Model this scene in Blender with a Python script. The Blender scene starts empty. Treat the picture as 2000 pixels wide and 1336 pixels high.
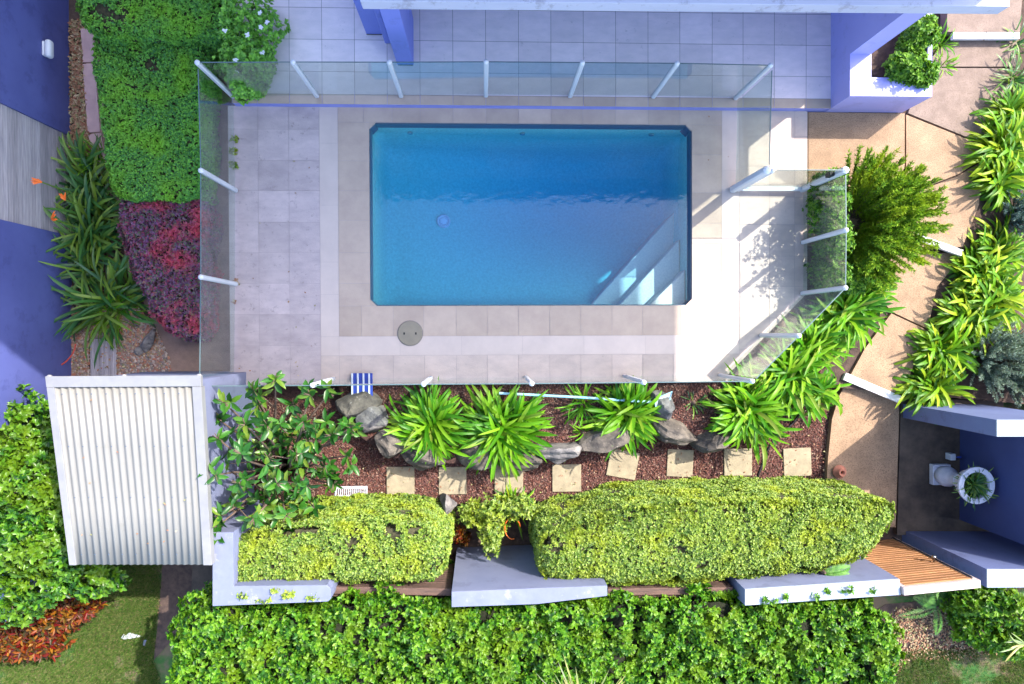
import bpy, math, random
import numpy as np
from mathutils import Vector, Matrix, Quaternion
random.seed(7); RNG = np.random.default_rng(7)
S = bpy.context.scene
# ------------------------------------------------------------------ camera
F_PX, CAMH = 1400.0, 9.3
NX, NY = 945.0, 650.0                      # where the plumb line under the camera meets the frame
fwd = Vector(((1000-NX)/F_PX, -(668-NY)/F_PX, -1)).normalized()
q = Vector((0, 0, -1)).rotation_difference(fwd) @ Quaternion((0, 0, 1), math.radians(-0.22))
cd = bpy.data.cameras.new('camera'); cam = bpy.data.objects.new('camera', cd); S.collection.objects.link(cam)
cd.sensor_width = 36; cd.lens = F_PX/2000*36; cd.clip_start = 0.1; cd.clip_end = 2000
cam.location = (0, 0, CAMH); cam.rotation_mode = 'QUATERNION'; cam.rotation_quaternion = q
S.camera = cam
RM = q.to_matrix()
# ------------------------------------------------------------------ light
SUN = Vector((0.79, 0.61, 1.11)).normalized()
SEL = math.asin(SUN.z); SROT = math.atan2(SUN.x, SUN.y)
w = bpy.data.worlds.new('World'); S.world = w; w.use_nodes = True
nt = w.node_tree; nt.nodes.clear()
sky = nt.nodes.new('ShaderNodeTexSky'); sky.sky_type = 'NISHITA'; sky.sun_disc = False
sky.sun_elevation = SEL; sky.sun_rotation = SROT; sky.air_density = 1.0; sky.dust_density = 2.2; sky.ozone_density = 0.6
bg = nt.nodes.new('ShaderNodeBackground'); bg.inputs[1].default_value = 0.15
wo = nt.nodes.new('ShaderNodeOutputWorld')
nt.links.new(sky.outputs[0], bg.inputs[0]); nt.links.new(bg.outputs[0], wo.inputs[0])
sl = bpy.data.lights.new('sun', 'SUN'); sl.energy = 2.0; sl.angle = math.radians(0.6); sl.color = (1.0, 0.93, 0.82)
so = bpy.data.objects.new('sun', sl); S.collection.objects.link(so)
so.rotation_mode = 'QUATERNION'; so.rotation_quaternion = SUN.to_track_quat('Z', 'Y'); so.location = (8, 6, 14)
S.view_settings.view_transform = 'Standard'; S.view_settings.look = 'None'
S.view_settings.gamma = 1; S.view_settings.use_curve_mapping = False
S.view_settings.exposure = 2.2
S.render.engine = 'CYCLES'
S.cycles.caustics_reflective = False; S.cycles.caustics_refractive = False
S.cycles.max_bounces = 10; S.cycles.transparent_max_bounces = 24

# ------------------------------------------------------------------ helpers
def W(px, py, z=0.0):
    d = RM @ Vector(((px-1000)/F_PX, -(py-668)/F_PX, -1))
    t = (z-CAMH)/d.z
    return (d.x*t, d.y*t)
def WP(pts, z): return [W(a, b, z) for a, b in pts]
def HP(pts, zt, zb):
    """outline seen from above: the side facing the camera is its foot, the far side its top edge"""
    cx = sum(p[0] for p in pts)/len(pts); cy = sum(p[1] for p in pts)/len(pts)
    wx = max(p[0] for p in pts)-min(p[0] for p in pts); wy = max(p[1] for p in pts)-min(p[1] for p in pts); out = []
    for a, b in pts:
        s = (b-cy)*(b-NY) if wx > wy else (a-cx)*(a-NX)
        out.append(W(a, b, zb if s < 0 else zt))
    return out
ORG = {}
def link(o, parent=None, L=(0, 0, 0)):
    S.collection.objects.link(o)
    if parent is not None:
        o.parent = parent; L = ORG[parent.name]
    else: o.location = L
    ORG[o.name] = tuple(L); return o
def tag(o, label=None, cat=None, group=None, kind=None):
    if label: o['label'] = label
    if cat: o['category'] = cat
    if group: o['group'] = group
    if kind: o['kind'] = kind
    return o
def thing(name, loc, label, cat, group=None):
    o = bpy.data.objects.new(name, None); o.empty_display_size = 0.2
    link(o, None, loc); return tag(o, label, cat, group)
def npmesh(name, V, Fc, mat, parent=None, L=None, smooth=False):
    """V (N,3) world coordinates, Fc list of (M,k) arrays"""
    V = np.asarray(V, dtype=np.float64)
    if parent is not None: L = ORG[parent.name]
    elif L is None:
        L = ((V[:, 0].min()+V[:, 0].max())/2, (V[:, 1].min()+V[:, 1].max())/2, V[:, 2].min())
    if not isinstance(Fc, list): Fc = [Fc]
    me = bpy.data.meshes.new(name)
    me.vertices.add(len(V)); me.vertices.foreach_set('co', (V-np.array(L)).astype(np.float32).ravel())
    idx = np.concatenate([f.ravel() for f in Fc]).astype(np.int32)
    tot = np.concatenate([np.full(len(f), f.shape[1]) for f in Fc]).astype(np.int32)
    st = np.concatenate([[0], np.cumsum(tot)[:-1]]).astype(np.int32)
    me.loops.add(len(idx)); me.loops.foreach_set('vertex_index', idx)
    me.polygons.add(len(tot)); me.polygons.foreach_set('loop_start', st); me.polygons.foreach_set('loop_total', tot)
    if smooth: me.polygons.foreach_set('use_smooth', np.ones(len(tot), dtype=bool))
    me.update(calc_edges=True); me.validate()
    me.materials.append(mat)
    o = bpy.data.objects.new(name, me)
    return link(o, parent, L)
class MB:
    def __init__(s): s.v = []; s.f = []
    def add(s, vs, fs):
        n = len(s.v); s.v += [tuple(a) for a in vs]; s.f += [tuple(i+n for i in f) for f in fs]; return s
    def box(s, x0, x1, y0, y1, z0, z1):
        if x0 > x1: x0, x1 = x1, x0
        if y0 > y1: y0, y1 = y1, y0
        return s.prism([(x0, y0), (x1, y0), (x1, y1), (x0, y1)], z0, z1)
    def prism(s, pts, z0, z1, bottom=True):
        a = sum(pts[i][0]*pts[(i+1) % len(pts)][1]-pts[(i+1) % len(pts)][0]*pts[i][1] for i in range(len(pts)))
        if a < 0: pts = pts[::-1]
        n = len(pts); vs = [(x, y, z0) for x, y in pts]+[(x, y, z1) for x, y in pts]
        fs = [tuple(range(n, 2*n))]+[(i, (i+1) % n, n+(i+1) % n, n+i) for i in range(n)]
        if bottom: fs.append(tuple(range(n-1, -1, -1)))
        return s.add(vs, fs)
    def hexa(s, b, t):                       # 4 bottom corners, 4 top corners
        return s.add(list(b)+list(t), [(3, 2, 1, 0), (4, 5, 6, 7), (0, 1, 5, 4), (1, 2, 6, 5), (2, 3, 7, 6), (3, 0, 4, 7)])
    def tube(s, path, r, n=8, cap=True):
        rs = r if isinstance(r, (list, tuple)) else [r]*len(path)
        P = [Vector(p) for p in path]; base = len(s.v); vs = []; fs = []
        for i, p in enumerate(P):
            d = (P[min(i+1, len(P)-1)]-P[max(i-1, 0)]).normalized()
            u = d.cross(Vector((0, 0, 1)));  u = u.normalized() if u.length > 1e-3 else Vector((1, 0, 0))
            v = d.cross(u)
            for k in range(n):
                a = 2*math.pi*k/n; vs.append(tuple(p+(u*math.cos(a)+v*math.sin(a))*rs[i]))
        for i in range(len(P)-1):
            for k in range(n):
                a = i*n+k; b = i*n+(k+1) % n; fs.append((a, a+n, b+n, b))
        if cap: fs.append(tuple(range(n))); fs.append(tuple(reversed(range((len(P)-1)*n, len(P)*n))))
        return s.add(vs, fs)
    def lathe(s, cx, cy, prof, n=24, cap=True):
        vs = []; fs = []
        for r, z in prof:
            for k in range(n):
                a = 2*math.pi*k/n; vs.append((cx+r*math.cos(a), cy+r*math.sin(a), z))
        for i in range(len(prof)-1):
            for k in range(n):
                a = i*n+k; b = i*n+(k+1) % n; fs.append((a, b, b+n, a+n))
        if cap:
            fs.append(tuple(reversed(range(n)))); fs.append(tuple(range((len(prof)-1)*n, len(prof)*n)))
        return s.add(vs, fs)
    def build(s, name, mat, parent=None, L=None, bevel=0, smooth=False, seg=2):
        V = np.array(s.v)
        if parent is not None: L = ORG[parent.name]
        elif L is None: L = ((V[:, 0].min()+V[:, 0].max())/2, (V[:, 1].min()+V[:, 1].max())/2, V[:, 2].min())
        me = bpy.data.meshes.new(name); me.from_pydata([tuple(p) for p in (V-np.array(L))], [], s.f)
        if smooth:
            for p in me.polygons: p.use_smooth = True
        me.materials.append(mat); me.update()
        o = bpy.data.objects.new(name, me); link(o, parent, L)
        if bevel:
            m = o.modifiers.new('bevel', 'BEVEL'); m.width = bevel; m.segments = seg; m.limit_method = 'ANGLE'
        return o
def struct(o): o['kind'] = 'structure'; return o

# ------------------------------------------------------------------ materials
def newmat(name):
    m = bpy.data.materials.new(name); m.use_nodes = True; n = m.node_tree; n.nodes.clear()
    out = n.nodes.new('ShaderNodeOutputMaterial'); return m, n, out
def nd(n, t, **kw):
    x = n.nodes.new(t)
    for k, v in kw.items():
        if k.startswith('i_'): x.inputs[k[2:].replace('_', ' ')].default_value = v
        else: setattr(x, k, v)
    return x
def ramp(n, fac, stops, interp='LINEAR'):
    r = n.nodes.new('ShaderNodeValToRGB'); r.color_ramp.interpolation = interp
    e = r.color_ramp.elements
    while len(e) < len(stops): e.new(0.5)
    for el, (p, c) in zip(e, stops):
        el.position = p; el.color = (*c, 1) if len(c) == 3 else c
    n.links.new(fac, r.inputs[0]); return r.outputs[0]
def mixc(n, fac, a, b, mode='MIX'):
    x = n.nodes.new('ShaderNodeMix'); x.data_type = 'RGBA'; x.blend_type = mode
    for sock, val in ((x.inputs[0], fac), (x.inputs[6], a), (x.inputs[7], b)):
        if isinstance(val, (int, float)): sock.default_value = val
        elif isinstance(val, tuple): sock.default_value = (*val, 1)
        else: n.links.new(val, sock)
    return x.outputs[2]
def noise(n, scale, detail=4, rough=0.6, vec=None, stretch=None):
    t = nd(n, 'ShaderNodeTexNoise'); t.inputs['Scale'].default_value = scale
    t.inputs['Detail'].default_value = detail; t.inputs['Roughness'].default_value = rough
    g = n.nodes.new('ShaderNodeNewGeometry'); src = g.outputs['Position']
    if stretch:
        mp = n.nodes.new('ShaderNodeMapping'); mp.inputs['Scale'].default_value = stretch
        n.links.new(src, mp.inputs[0]); src = mp.outputs[0]
    n.links.new(src, t.inputs['Vector']); return t.outputs['Fac']
def surf(name, col, col2=None, scale=3, rough=0.7, bump=0.0, bscale=40, rnd=0.0, spots=None, stretch=None, spec=0.4, metal=0, lo=0.35, hi=0.65):
    m, n, out = newmat(name)
    b = nd(n, 'ShaderNodeBsdfPrincipled'); b.inputs['Roughness'].default_value = rough
    b.inputs['Metallic'].default_value = metal; b.inputs['Specular IOR Level'].default_value = spec
    c = col2 or tuple(v*0.85 for v in col)
    cc = ramp(n, noise(n, scale, 6, 0.65, stretch=stretch), [(lo, c), (hi, col)])
    if rnd:
        g = n.nodes.new('ShaderNodeNewGeometry')
        v = ramp(n, g.outputs['Random Per Island'], [(0, (1-rnd,)*3), (1, (1+rnd*0.0,)*3)])
        cc = mixc(n, 1.0, cc, v, 'MULTIPLY')
    if spots:
        sc, colr, thr, amt = spots
        f = ramp(n, noise(n, sc, 8, 0.75), [(thr, (0, 0, 0)), (min(1, thr+0.06), (amt,)*3)])
        cc = mixc(n, f, cc, colr)
    n.links.new(cc, b.inputs['Base Color'])
    if bump:
        bp = nd(n, 'ShaderNodeBump'); bp.inputs['Strength'].default_value = bump; bp.inputs['Distance'].default_value = 0.01
        n.links.new(noise(n, bscale, 6, 0.7), bp.inputs['Height']); n.links.new(bp.outputs[0], b.inputs['Normal'])
    n.links.new(b.outputs[0], out.inputs[0]); return m
def leafmat(name, cols, rough=0.42, trans=0.3, patch=None, pscale=2.5, spec=0.5):
    """cols: stops for random per leaf; patch: colour mixed in by a coarse noise (new growth)"""
    m, n, out = newmat(name)
    g = n.nodes.new('ShaderNodeNewGeometry')
    k = len(cols); c = ramp(n, g.outputs['Random Per Island'], [(i/(k-1), cc) for i, cc in enumerate(cols)])
    if patch:
        f = ramp(n, noise(n, pscale, 3, 0.6), [(0.48, (0, 0, 0)), (0.66, (0.85,)*3)])
        c = mixc(n, f, c, mixc(n, g.outputs['Random Per Island'], patch, tuple(v*0.6 for v in patch)))
    b = nd(n, 'ShaderNodeBsdfPrincipled'); b.inputs['Roughness'].default_value = rough
    b.inputs['Specular IOR Level'].default_value = spec
    n.links.new(c, b.inputs['Base Color'])
    t = nd(n, 'ShaderNodeBsdfTranslucent'); tc = mixc(n, 1.0, c, (1.25, 1.2, 0.55), 'MULTIPLY'); n.links.new(tc, t.inputs[0])
    mx = nd(n, 'ShaderNodeMixShader'); mx.inputs[0].default_value = trans
    n.links.new(b.outputs[0], mx.inputs[1]); n.links.new(t.outputs[0], mx.inputs[2])
    n.links.new(mx.outputs[0], out.inputs[0]); return m
def fresnel(n, f0, normal=None):
    g = n.nodes.new('ShaderNodeNewGeometry')
    d = nd(n, 'ShaderNodeVectorMath', operation='DOT_PRODUCT')
    n.links.new(g.outputs['Incoming'], d.inputs[0]); n.links.new(normal or g.outputs['Normal'], d.inputs[1])
    def mth(op, a, b):
        x = nd(n, 'ShaderNodeMath', operation=op)
        for s, v in ((x.inputs[0], a), (x.inputs[1], b)):
            if isinstance(v, (int, float)): s.default_value = v
            elif v is not None: n.links.new(v, s)
        return x.outputs[0]
    a = mth('ABSOLUTE', d.outputs['Value'], 0)
    p = mth('POWER', mth('SUBTRACT', 1.0, a), 5.0)
    return mth('ADD', mth('MULTIPLY', p, 1-f0), f0)
def glassmat(name, tint, f0=0.045, rough=0.0):
    m, n, out = newmat(name)
    t = nd(n, 'ShaderNodeBsdfTransparent'); t.inputs[0].default_value = (*tint, 1)
    gl = nd(n, 'ShaderNodeBsdfGlossy'); gl.inputs['Roughness'].default_value = rough; gl.inputs[0].default_value = (1, 1, 1, 1)
    mx = nd(n, 'ShaderNodeMixShader'); n.links.new(fresnel(n, f0), mx.inputs[0])
    n.links.new(t.outputs[0], mx.inputs[1]); n.links.new(gl.outputs[0], mx.inputs[2]); n.links.new(mx.outputs[0], out.inputs[0]); return m
def watermat():
    m, n, out = newmat('water')
    bp = nd(n, 'ShaderNodeBump'); bp.inputs['Strength'].default_value = 0.10; bp.inputs['Distance'].default_value = 0.02
    n.links.new(noise(n, 9, 3, 0.55), bp.inputs['Height'])
    t = nd(n, 'ShaderNodeBsdfTransparent')
    gl = nd(n, 'ShaderNodeBsdfGlossy'); gl.inputs['Roughness'].default_value = 0.02
    n.links.new(bp.outputs[0], gl.inputs['Normal'])
    mx = nd(n, 'ShaderNodeMixShader'); n.links.new(fresnel(n, 0.045), mx.inputs[0])
    n.links.new(t.outputs[0], mx.inputs[1]); n.links.new(gl.outputs[0], mx.inputs[2]); n.links.new(mx.outputs[0], out.inputs['Surface'])
    va = nd(n, 'ShaderNodeVolumeAbsorption'); va.inputs[0].default_value = (0.0, 0.64, 0.965, 1); va.inputs[1].default_value = 0.72
    n.links.new(va.outputs[0], out.inputs['Volume']); return m

M = {}
M['tile_deck'] = surf('deck_tile', (0.6, 0.49, 0.43), (0.5, 0.41, 0.37), 5, 0.75, 0.25, 60, rnd=0.16, spots=(14, (0.20, 0.18, 0.17), 0.62, 0.45), stretch=(0.8, 1.4, 1))
M['tile_worn'] = surf('worn_deck_tile', (0.57, 0.475, 0.47), (0.45, 0.375, 0.38), 4, 0.8, 0.3, 60, rnd=0.18, spots=(11, (0.16, 0.14, 0.14), 0.58, 0.4), stretch=(0.8, 1.5, 1))
M['tile_cope'] = surf('coping_tile', (0.53, 0.42, 0.34), (0.45, 0.35, 0.29), 3, 0.7, 0.15, 60, rnd=0.16)
M['tile_border'] = surf('border_tile', (0.6, 0.5, 0.45), (0.54, 0.45, 0.41), 3, 0.65, 0.1, 60, rnd=0.06)
M['tile_terrace'] = surf('terrace_tile', (0.9, 0.77, 0.8), (0.78, 0.68, 0.71), 6, 0.7, 0.2, 60, rnd=0.14, spots=(9, (0.26, 0.24, 0.26), 0.62, 0.35), stretch=(0.7, 1.6, 1))
M['grout'] = surf('grout', (0.22, 0.20, 0.20), None, 6, 0.9)
M['grout_pale'] = surf('grout_pale', (0.42, 0.36, 0.36), None, 6, 0.9)
M['nosing'] = surf('white_nosing', (0.80, 0.78, 0.78), (0.66, 0.64, 0.66), 5, 0.6)
M['wall_upper'] = surf('upper_render', (0.42, 0.4, 0.42), None, 1.2, 0.65, 0.12, 120)
M['wall_court_shaded'] = surf('court_render_shaded', (0.05, 0.07, 0.19), (0.04, 0.055, 0.16), 1.2, 0.65, 0.12, 120)  # court render darkened: the wall's shade is put into its colour
M['cap_white'] = surf('white_cap_render', (0.30, 0.34, 0.40), (0.24, 0.28, 0.35), 4, 0.65, 0.1, 120, spots=(7, (0.16, 0.17, 0.22), 0.58, 0.6))
M['riser'] = surf('riser_paint', (0.3, 0.32, 0.75), (0.26, 0.28, 0.68), 5, 0.6)
M['wall_house'] = surf('house_render', (0.22, 0.26, 0.72), (0.2, 0.24, 0.66), 1.2, 0.65, 0.12, 120, spots=(3.5, (0.15, 0.18, 0.5), 0.54, 0.42))
M['wall_planter'] = surf('planter_render', (0.4, 0.4, 0.8), (0.37, 0.37, 0.76), 1.2, 0.65, 0.12, 120, spots=(3.5, (0.28, 0.28, 0.58), 0.54, 0.42))
M['wall_left'] = surf('neighbour_render', (0.095, 0.115, 0.34), (0.07, 0.085, 0.27), 1.0, 0.6, 0.2, 150, spots=(3.5, (0.05, 0.06, 0.2), 0.54, 0.42))
M['wall_front'] = surf('garden_wall_render', (0.19, 0.21, 0.33), (0.155, 0.175, 0.285), 1.5, 0.65, 0.12, 120, spots=(3.5, (0.11, 0.12, 0.19), 0.54, 0.42))
M['wall_cap'] = surf('wall_cap_render', (0.175, 0.195, 0.29), (0.14, 0.16, 0.24), 4, 0.65, 0.1, 120, spots=(7, (0.3, 0.3, 0.36), 0.58, 0.6))
M['wall_court'] = surf('court_render', (0.12, 0.15, 0.3), (0.1, 0.125, 0.26), 1.5, 0.65, 0.12, 120, spots=(3.5, (0.07, 0.08, 0.17), 0.54, 0.42))
M['slab'] = surf('slab_paint', (0.56, 0.56, 0.70), (0.48, 0.49, 0.64), 3, 0.7, 0.15, 80, spots=(4, (0.30, 0.28, 0.36), 0.54, 0.6), stretch=(0.35, 2.5, 1))
M['white'] = surf('white_powdercoat', (0.62, 0.65, 0.7), (0.58, 0.61, 0.66), 4, 0.35)
M['darkmetal'] = surf('dark_metal', (0.03, 0.03, 0.04), None, 10, 0.4)
M['steel'] = surf('steel', (0.6, 0.6, 0.62), None, 10, 0.25, metal=1)
M['roofsheet'] = surf('roof_sheet', (0.225, 0.22, 0.205), (0.2, 0.195, 0.18), 3, 0.45, spots=(7, (0.16, 0.15, 0.125), 0.58, 0.25), stretch=(6, 0.5, 1))
M['trim'] = surf('roof_trim', (0.25, 0.25, 0.26), None, 5, 0.4)
M['plaster'] = surf('pool_pebble', (0.21, 0.67, 0.62), (0.14, 0.5, 0.45), 30, 0.8, 0.2, 120, lo=0.3, hi=0.7)
M['pebstep'] = surf('step_pebble', (0.62, 0.66, 0.58), (0.50, 0.55, 0.50), 40, 0.8, 0.2, 120)
M['waterline'] = surf('waterline_tile', (0.06, 0.10, 0.16), None, 30, 0.3)
M['lid'] = surf('lid_plastic', (0.27, 0.23, 0.17), (0.23, 0.2, 0.15), 8, 0.55)
M['black'] = surf('black_rubber', (0.012, 0.012, 0.014), None, 8, 0.5)
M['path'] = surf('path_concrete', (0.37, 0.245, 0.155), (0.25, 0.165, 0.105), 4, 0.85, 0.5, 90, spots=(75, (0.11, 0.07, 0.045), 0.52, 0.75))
M['path_grey_shaded'] = surf('path_concrete_grey_shaded', (0.235, 0.175, 0.145), (0.165, 0.122, 0.1), 6, 0.85, 0.5, 90, spots=(50, (0.14, 0.10, 0.08), 0.52, 0.7))  # grey concrete, darkened: building shade is put into the colour
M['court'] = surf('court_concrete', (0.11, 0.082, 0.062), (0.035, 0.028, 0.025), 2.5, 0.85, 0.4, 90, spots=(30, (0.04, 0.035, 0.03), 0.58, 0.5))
M['brownpath'] = surf('brown_concrete', (0.3, 0.2, 0.16), (0.2, 0.135, 0.11), 5, 0.9, 0.4, 90)
M['edging'] = surf('edging_brick', (0.52, 0.36, 0.36), (0.42, 0.29, 0.3), 6, 0.85, 0.3, 90)
M['soil'] = surf('soil', (0.1, 0.065, 0.05), (0.045, 0.03, 0.026), 12, 0.95, 0.8, 60)
M['mulchbase'] = surf('mulch_base', (0.09, 0.045, 0.038), (0.035, 0.02, 0.018), 30, 0.95, 0.8, 60)
M['paver'] = surf('paver', (0.33, 0.28, 0.19), (0.23, 0.195, 0.135), 8, 0.85, 0.4, 80, spots=(25, (0.20, 0.17, 0.12), 0.60, 0.4))
M['rock'] = surf('rock', (0.17, 0.145, 0.12), (0.055, 0.048, 0.045), 6, 0.9, 0.8, 30, spots=(16, (0.48, 0.45, 0.40), 0.60, 0.6))
M['rock_pale'] = surf('pale_rock', (0.26, 0.24, 0.23), (0.1, 0.095, 0.1), 8, 0.9, 0.6, 40)
M['grassbase'] = surf('lawn_base', (0.03, 0.1, 0.018), (0.13, 0.095, 0.06), 3.2, 0.95, 0.6, 70, lo=0.42, hi=0.60)
M['timber_grey'] = surf('weathered_timber', (0.5, 0.46, 0.5), (0.32, 0.3, 0.34), 5, 0.8, 0.3, 60, rnd=0.35, stretch=(8, 0.6, 8))
M['timber_dark'] = surf('dark_sleeper', (0.15, 0.09, 0.07), (0.07, 0.045, 0.04), 8, 0.85, 0.5, 60, stretch=(0.6, 8, 4))
M['timber_warm'] = surf('warm_slats', (0.46, 0.22, 0.09), (0.3, 0.13, 0.055), 5, 0.5, 0.1, 60, rnd=0.35, stretch=(1, 6, 6))
M['timber_frame'] = surf('gate_frame', (0.55, 0.44, 0.42), (0.45, 0.36, 0.35), 5, 0.6)
M['terracotta'] = surf('terracotta', (0.50, 0.20, 0.13), (0.40, 0.15, 0.10), 10, 0.8)
M['urn'] = surf('urn_stone', (0.62, 0.64, 0.72), (0.50, 0.52, 0.62), 14, 0.7, 0.2, 60)
M['blue'] = surf('blue_plastic', (0.02, 0.05, 0.33), None, 10, 0.4)
M['skyblue'] = surf('light_blue_plastic', (0.25, 0.55, 0.72), (0.5, 0.72, 0.82), 6, 0.35)
M['net'] = surf('net_mesh', (0.62, 0.65, 0.72), (0.35, 0.38, 0.45), 90, 0.7)
M['orange'] = surf('orange_petal', (0.85, 0.17, 0.02), None, 10, 0.5)
M['petal'] = surf('white_petal', (0.85, 0.85, 0.88), None, 10, 0.5)
M['hosered'] = surf('red_hose', (0.45, 0.07, 0.05), None, 10, 0.4)
M['bark'] = surf('bark', (0.15, 0.105, 0.08), (0.08, 0.055, 0.042), 12, 0.9, 0.5, 60)
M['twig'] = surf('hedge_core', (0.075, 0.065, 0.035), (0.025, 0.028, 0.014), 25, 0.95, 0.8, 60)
M['core_shade'] = surf('tall_hedge_core_shaded', (.02, .022, .010), (.006, .010, .004), 25, 0.95, 0.8, 60)  # near-black core: shade in the leaf gaps is painted into it
M['twig_red'] = surf('red_hedge_core', (0.06, 0.03, 0.03), (0.03, 0.02, 0.02), 25, 0.95, 0.8, 60)
M['win'] = surf('window_glass', (0.02, 0.03, 0.05), None, 5, 0.05)
M['fence_glass'] = glassmat('fence_glass', (0.88, 0.94, 0.91), 0.05)
M['water'] = watermat()
M['l_hedge'] = leafmat('leaf_hedge', [(0.06, 0.2, 0.08), (0.13, 0.38, 0.07), (0.24, 0.58, 0.08)], 0.6, 0.25, patch=(0.30, 0.66, 0.05), pscale=2.0, spec=0.2)
M['l_red'] = leafmat('leaf_red', [(0.07, 0.15, 0.07), (0.2, 0.09, 0.21), (0.16, 0.07, 0.15), (0.34, 0.06, 0.13), (0.11, 0.18, 0.09), (0.27, 0.12, 0.27)], 0.5, 0.25, patch=(0.75, 0.08, 0.14), pscale=2.2, spec=0.2)
M['l_lime'] = leafmat('leaf_lime', [(0.055, 0.139, 0.02), (0.143, 0.255, 0.03), (0.33, 0.441, 0.06), (0.22, 0.301, 0.1)], 0.45, 0.3, patch=(0.396, 0.486, 0.03), pscale=2.8, spec=0.4)
M['l_big'] = leafmat('leaf_big', [(0.008, 0.05, 0.006), (0.035, 0.14, 0.008), (0.11, 0.29, 0.012), (0.2, 0.36, 0.03)], 0.38, 0.35, patch=(0.20, 0.34, 0.015), pscale=3.2, spec=0.3)
M['l_agap'] = leafmat('leaf_agap', [(0.02, 0.1, 0.004), (0.06, 0.23, 0.006), (0.17, 0.4, 0.01), (0.05, 0.18, 0.005), (0.22, 0.42, 0.02), (0.15, 0.2, 0.03)], 0.4, 0.3, spec=0.25)
M['l_agap2'] = leafmat('leaf_agap2', [(0.03, 0.11, 0.005), (0.08, 0.22, 0.008), (0.14, 0.32, 0.01), (0.32, 0.42, 0.02), (0.06, 0.19, 0.006)], 0.4, 0.3, spec=0.25)
M['l_strel'] = leafmat('leaf_strel', [(0.02, 0.08, 0.03), (0.05, 0.16, 0.03), (0.16, 0.26, 0.03), (0.03, 0.1, 0.05)], 0.35, 0.2, spec=0.35)
M['l_gloss'] = leafmat('leaf_gloss', [(0.008, 0.045, 0.006), (0.02, 0.1, 0.01), (0.04, 0.15, 0.014), (0.13, 0.2, 0.02)], 0.35, 0.15, spec=0.35)
M['l_needle'] = leafmat('leaf_needle', [(0.056, 0.135, 0.018), (0.14, 0.297, 0.0216), (0.308, 0.446, 0.036)], 0.6, 0.3, patch=(0.364, 0.486, 0.024), pscale=3, spec=0.15)
M['l_silver'] = leafmat('leaf_silver', [(0.091, 0.156, 0.117), (0.176, 0.26, 0.208), (0.273, 0.351, 0.299)], 0.6, 0.2)
M['l_blue'] = leafmat('leaf_bluegreen', [(0.04, 0.09, 0.09), (0.08, 0.15, 0.14), (0.18, 0.27, 0.25)], 0.6, 0.15)
M['l_tree'] = leafmat('leaf_corner_tree', [(.005,.035,.005),(.022,.10,.006),(.07,.21,.01),(.15,.30,.02)], 0.35, 0.25, patch=(0.16, 0.28, 0.012), pscale=2.4, spec=0.35)
M['l_shrub'] = leafmat('leaf_shrub', [(0.02, 0.08, 0.008), (0.06, 0.18, 0.012), (0.14, 0.3, 0.025), (0.2, 0.38, 0.04)], 0.45, 0.3, spec=0.25)
M['l_croton'] = leafmat('leaf_croton', [(0.0225, 0.03, 0.0054), (0.12, 0.0048, 0.0054), (0.15, 0.018, 0.0045), (0.255, 0.114, 0.009), (0.06, 0.0042, 0.009), (0.0375, 0.042, 0.0072), (0.225, 0.09, 0.009)], 0.4, 0.15, spec=0.2)
M['l_dry'] = leafmat('leaf_dry', [(0.20, 0.11, 0.06), (0.36, 0.22, 0.12), (0.28, 0.09, 0.05), (0.50, 0.40, 0.26), (0.20, 0.22, 0.06)], 0.7, 0.1)
M['l_fern'] = leafmat('leaf_fern', [(0.06, 0.20, 0.03), (0.14, 0.34, 0.04)], 0.4, 0.25)
M['l_palm'] = leafmat('leaf_palm_yellow', [(0.3, 0.252, 0.096), (0.33, 0.312, 0.084), (0.132, 0.228, 0.072), (0.372, 0.336, 0.252)], 0.4, 0.2)
M['l_flow'] = leafmat('leaf_flower_shrub', [(0.096, 0.272, 0.048), (0.192, 0.48, 0.064), (0.32, 0.672, 0.08)], 0.5, 0.25)
M['l_grass'] = leafmat('leaf_grass', [(0.03, 0.09, 0.012), (0.07, 0.17, 0.02), (0.15, 0.2, 0.05), (0.22, 0.19, 0.1)], 0.6, 0.25, spec=0.2)
M['chip'] = leafmat('mulch_chip', [(0.0626, 0.0243, 0.0208), (0.139, 0.0556, 0.0417), (0.208, 0.0973, 0.0763), (0.0905, 0.0382, 0.0417), (0.291, 0.187, 0.146)], 0.9, 0.0, spec=0.2)
M['pebble'] = leafmat('river_pebble', [(0.30, 0.16, 0.10), (0.18, 0.15, 0.13), (0.42, 0.33, 0.27), (0.12, 0.10, 0.10), (0.36, 0.12, 0.07), (0.16, 0.17, 0.08)], 0.6, 0.0)

# ------------------------------------------------------------------ foliage generators (numpy)
def unit(a): return a/np.maximum(np.linalg.norm(a, axis=1, keepdims=True), 1e-9)
_lat = np.random.default_rng(3).uniform(-1, 1, 65536)
def _vn(P, seed):
    I = np.floor(P).astype(np.int64); f = P-I; f = f*f*(3-2*f); s = 0
    for dx in (0, 1):
        for dy in (0, 1):
            for dz in (0, 1):
                hsh = ((I[:, 0]+dx)*73856093 ^ (I[:, 1]+dy)*19349663 ^ (I[:, 2]+dz)*83492791 ^ seed*2654435) & 65535
                wgt = (f[:, 0] if dx else 1-f[:, 0])*(f[:, 1] if dy else 1-f[:, 1])*(f[:, 2] if dz else 1-f[:, 2])
                s = s+_lat[hsh]*wgt
    return s
def wob(P, wl, seed=0):
    """smooth value noise in about -1..1 with feature size wl (metres)"""
    Q_ = P/(wl*0.5)+seed*17.3
    return 1.2*(_vn(Q_, seed)+0.5*_vn(Q_*2.1, seed+9))
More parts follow.
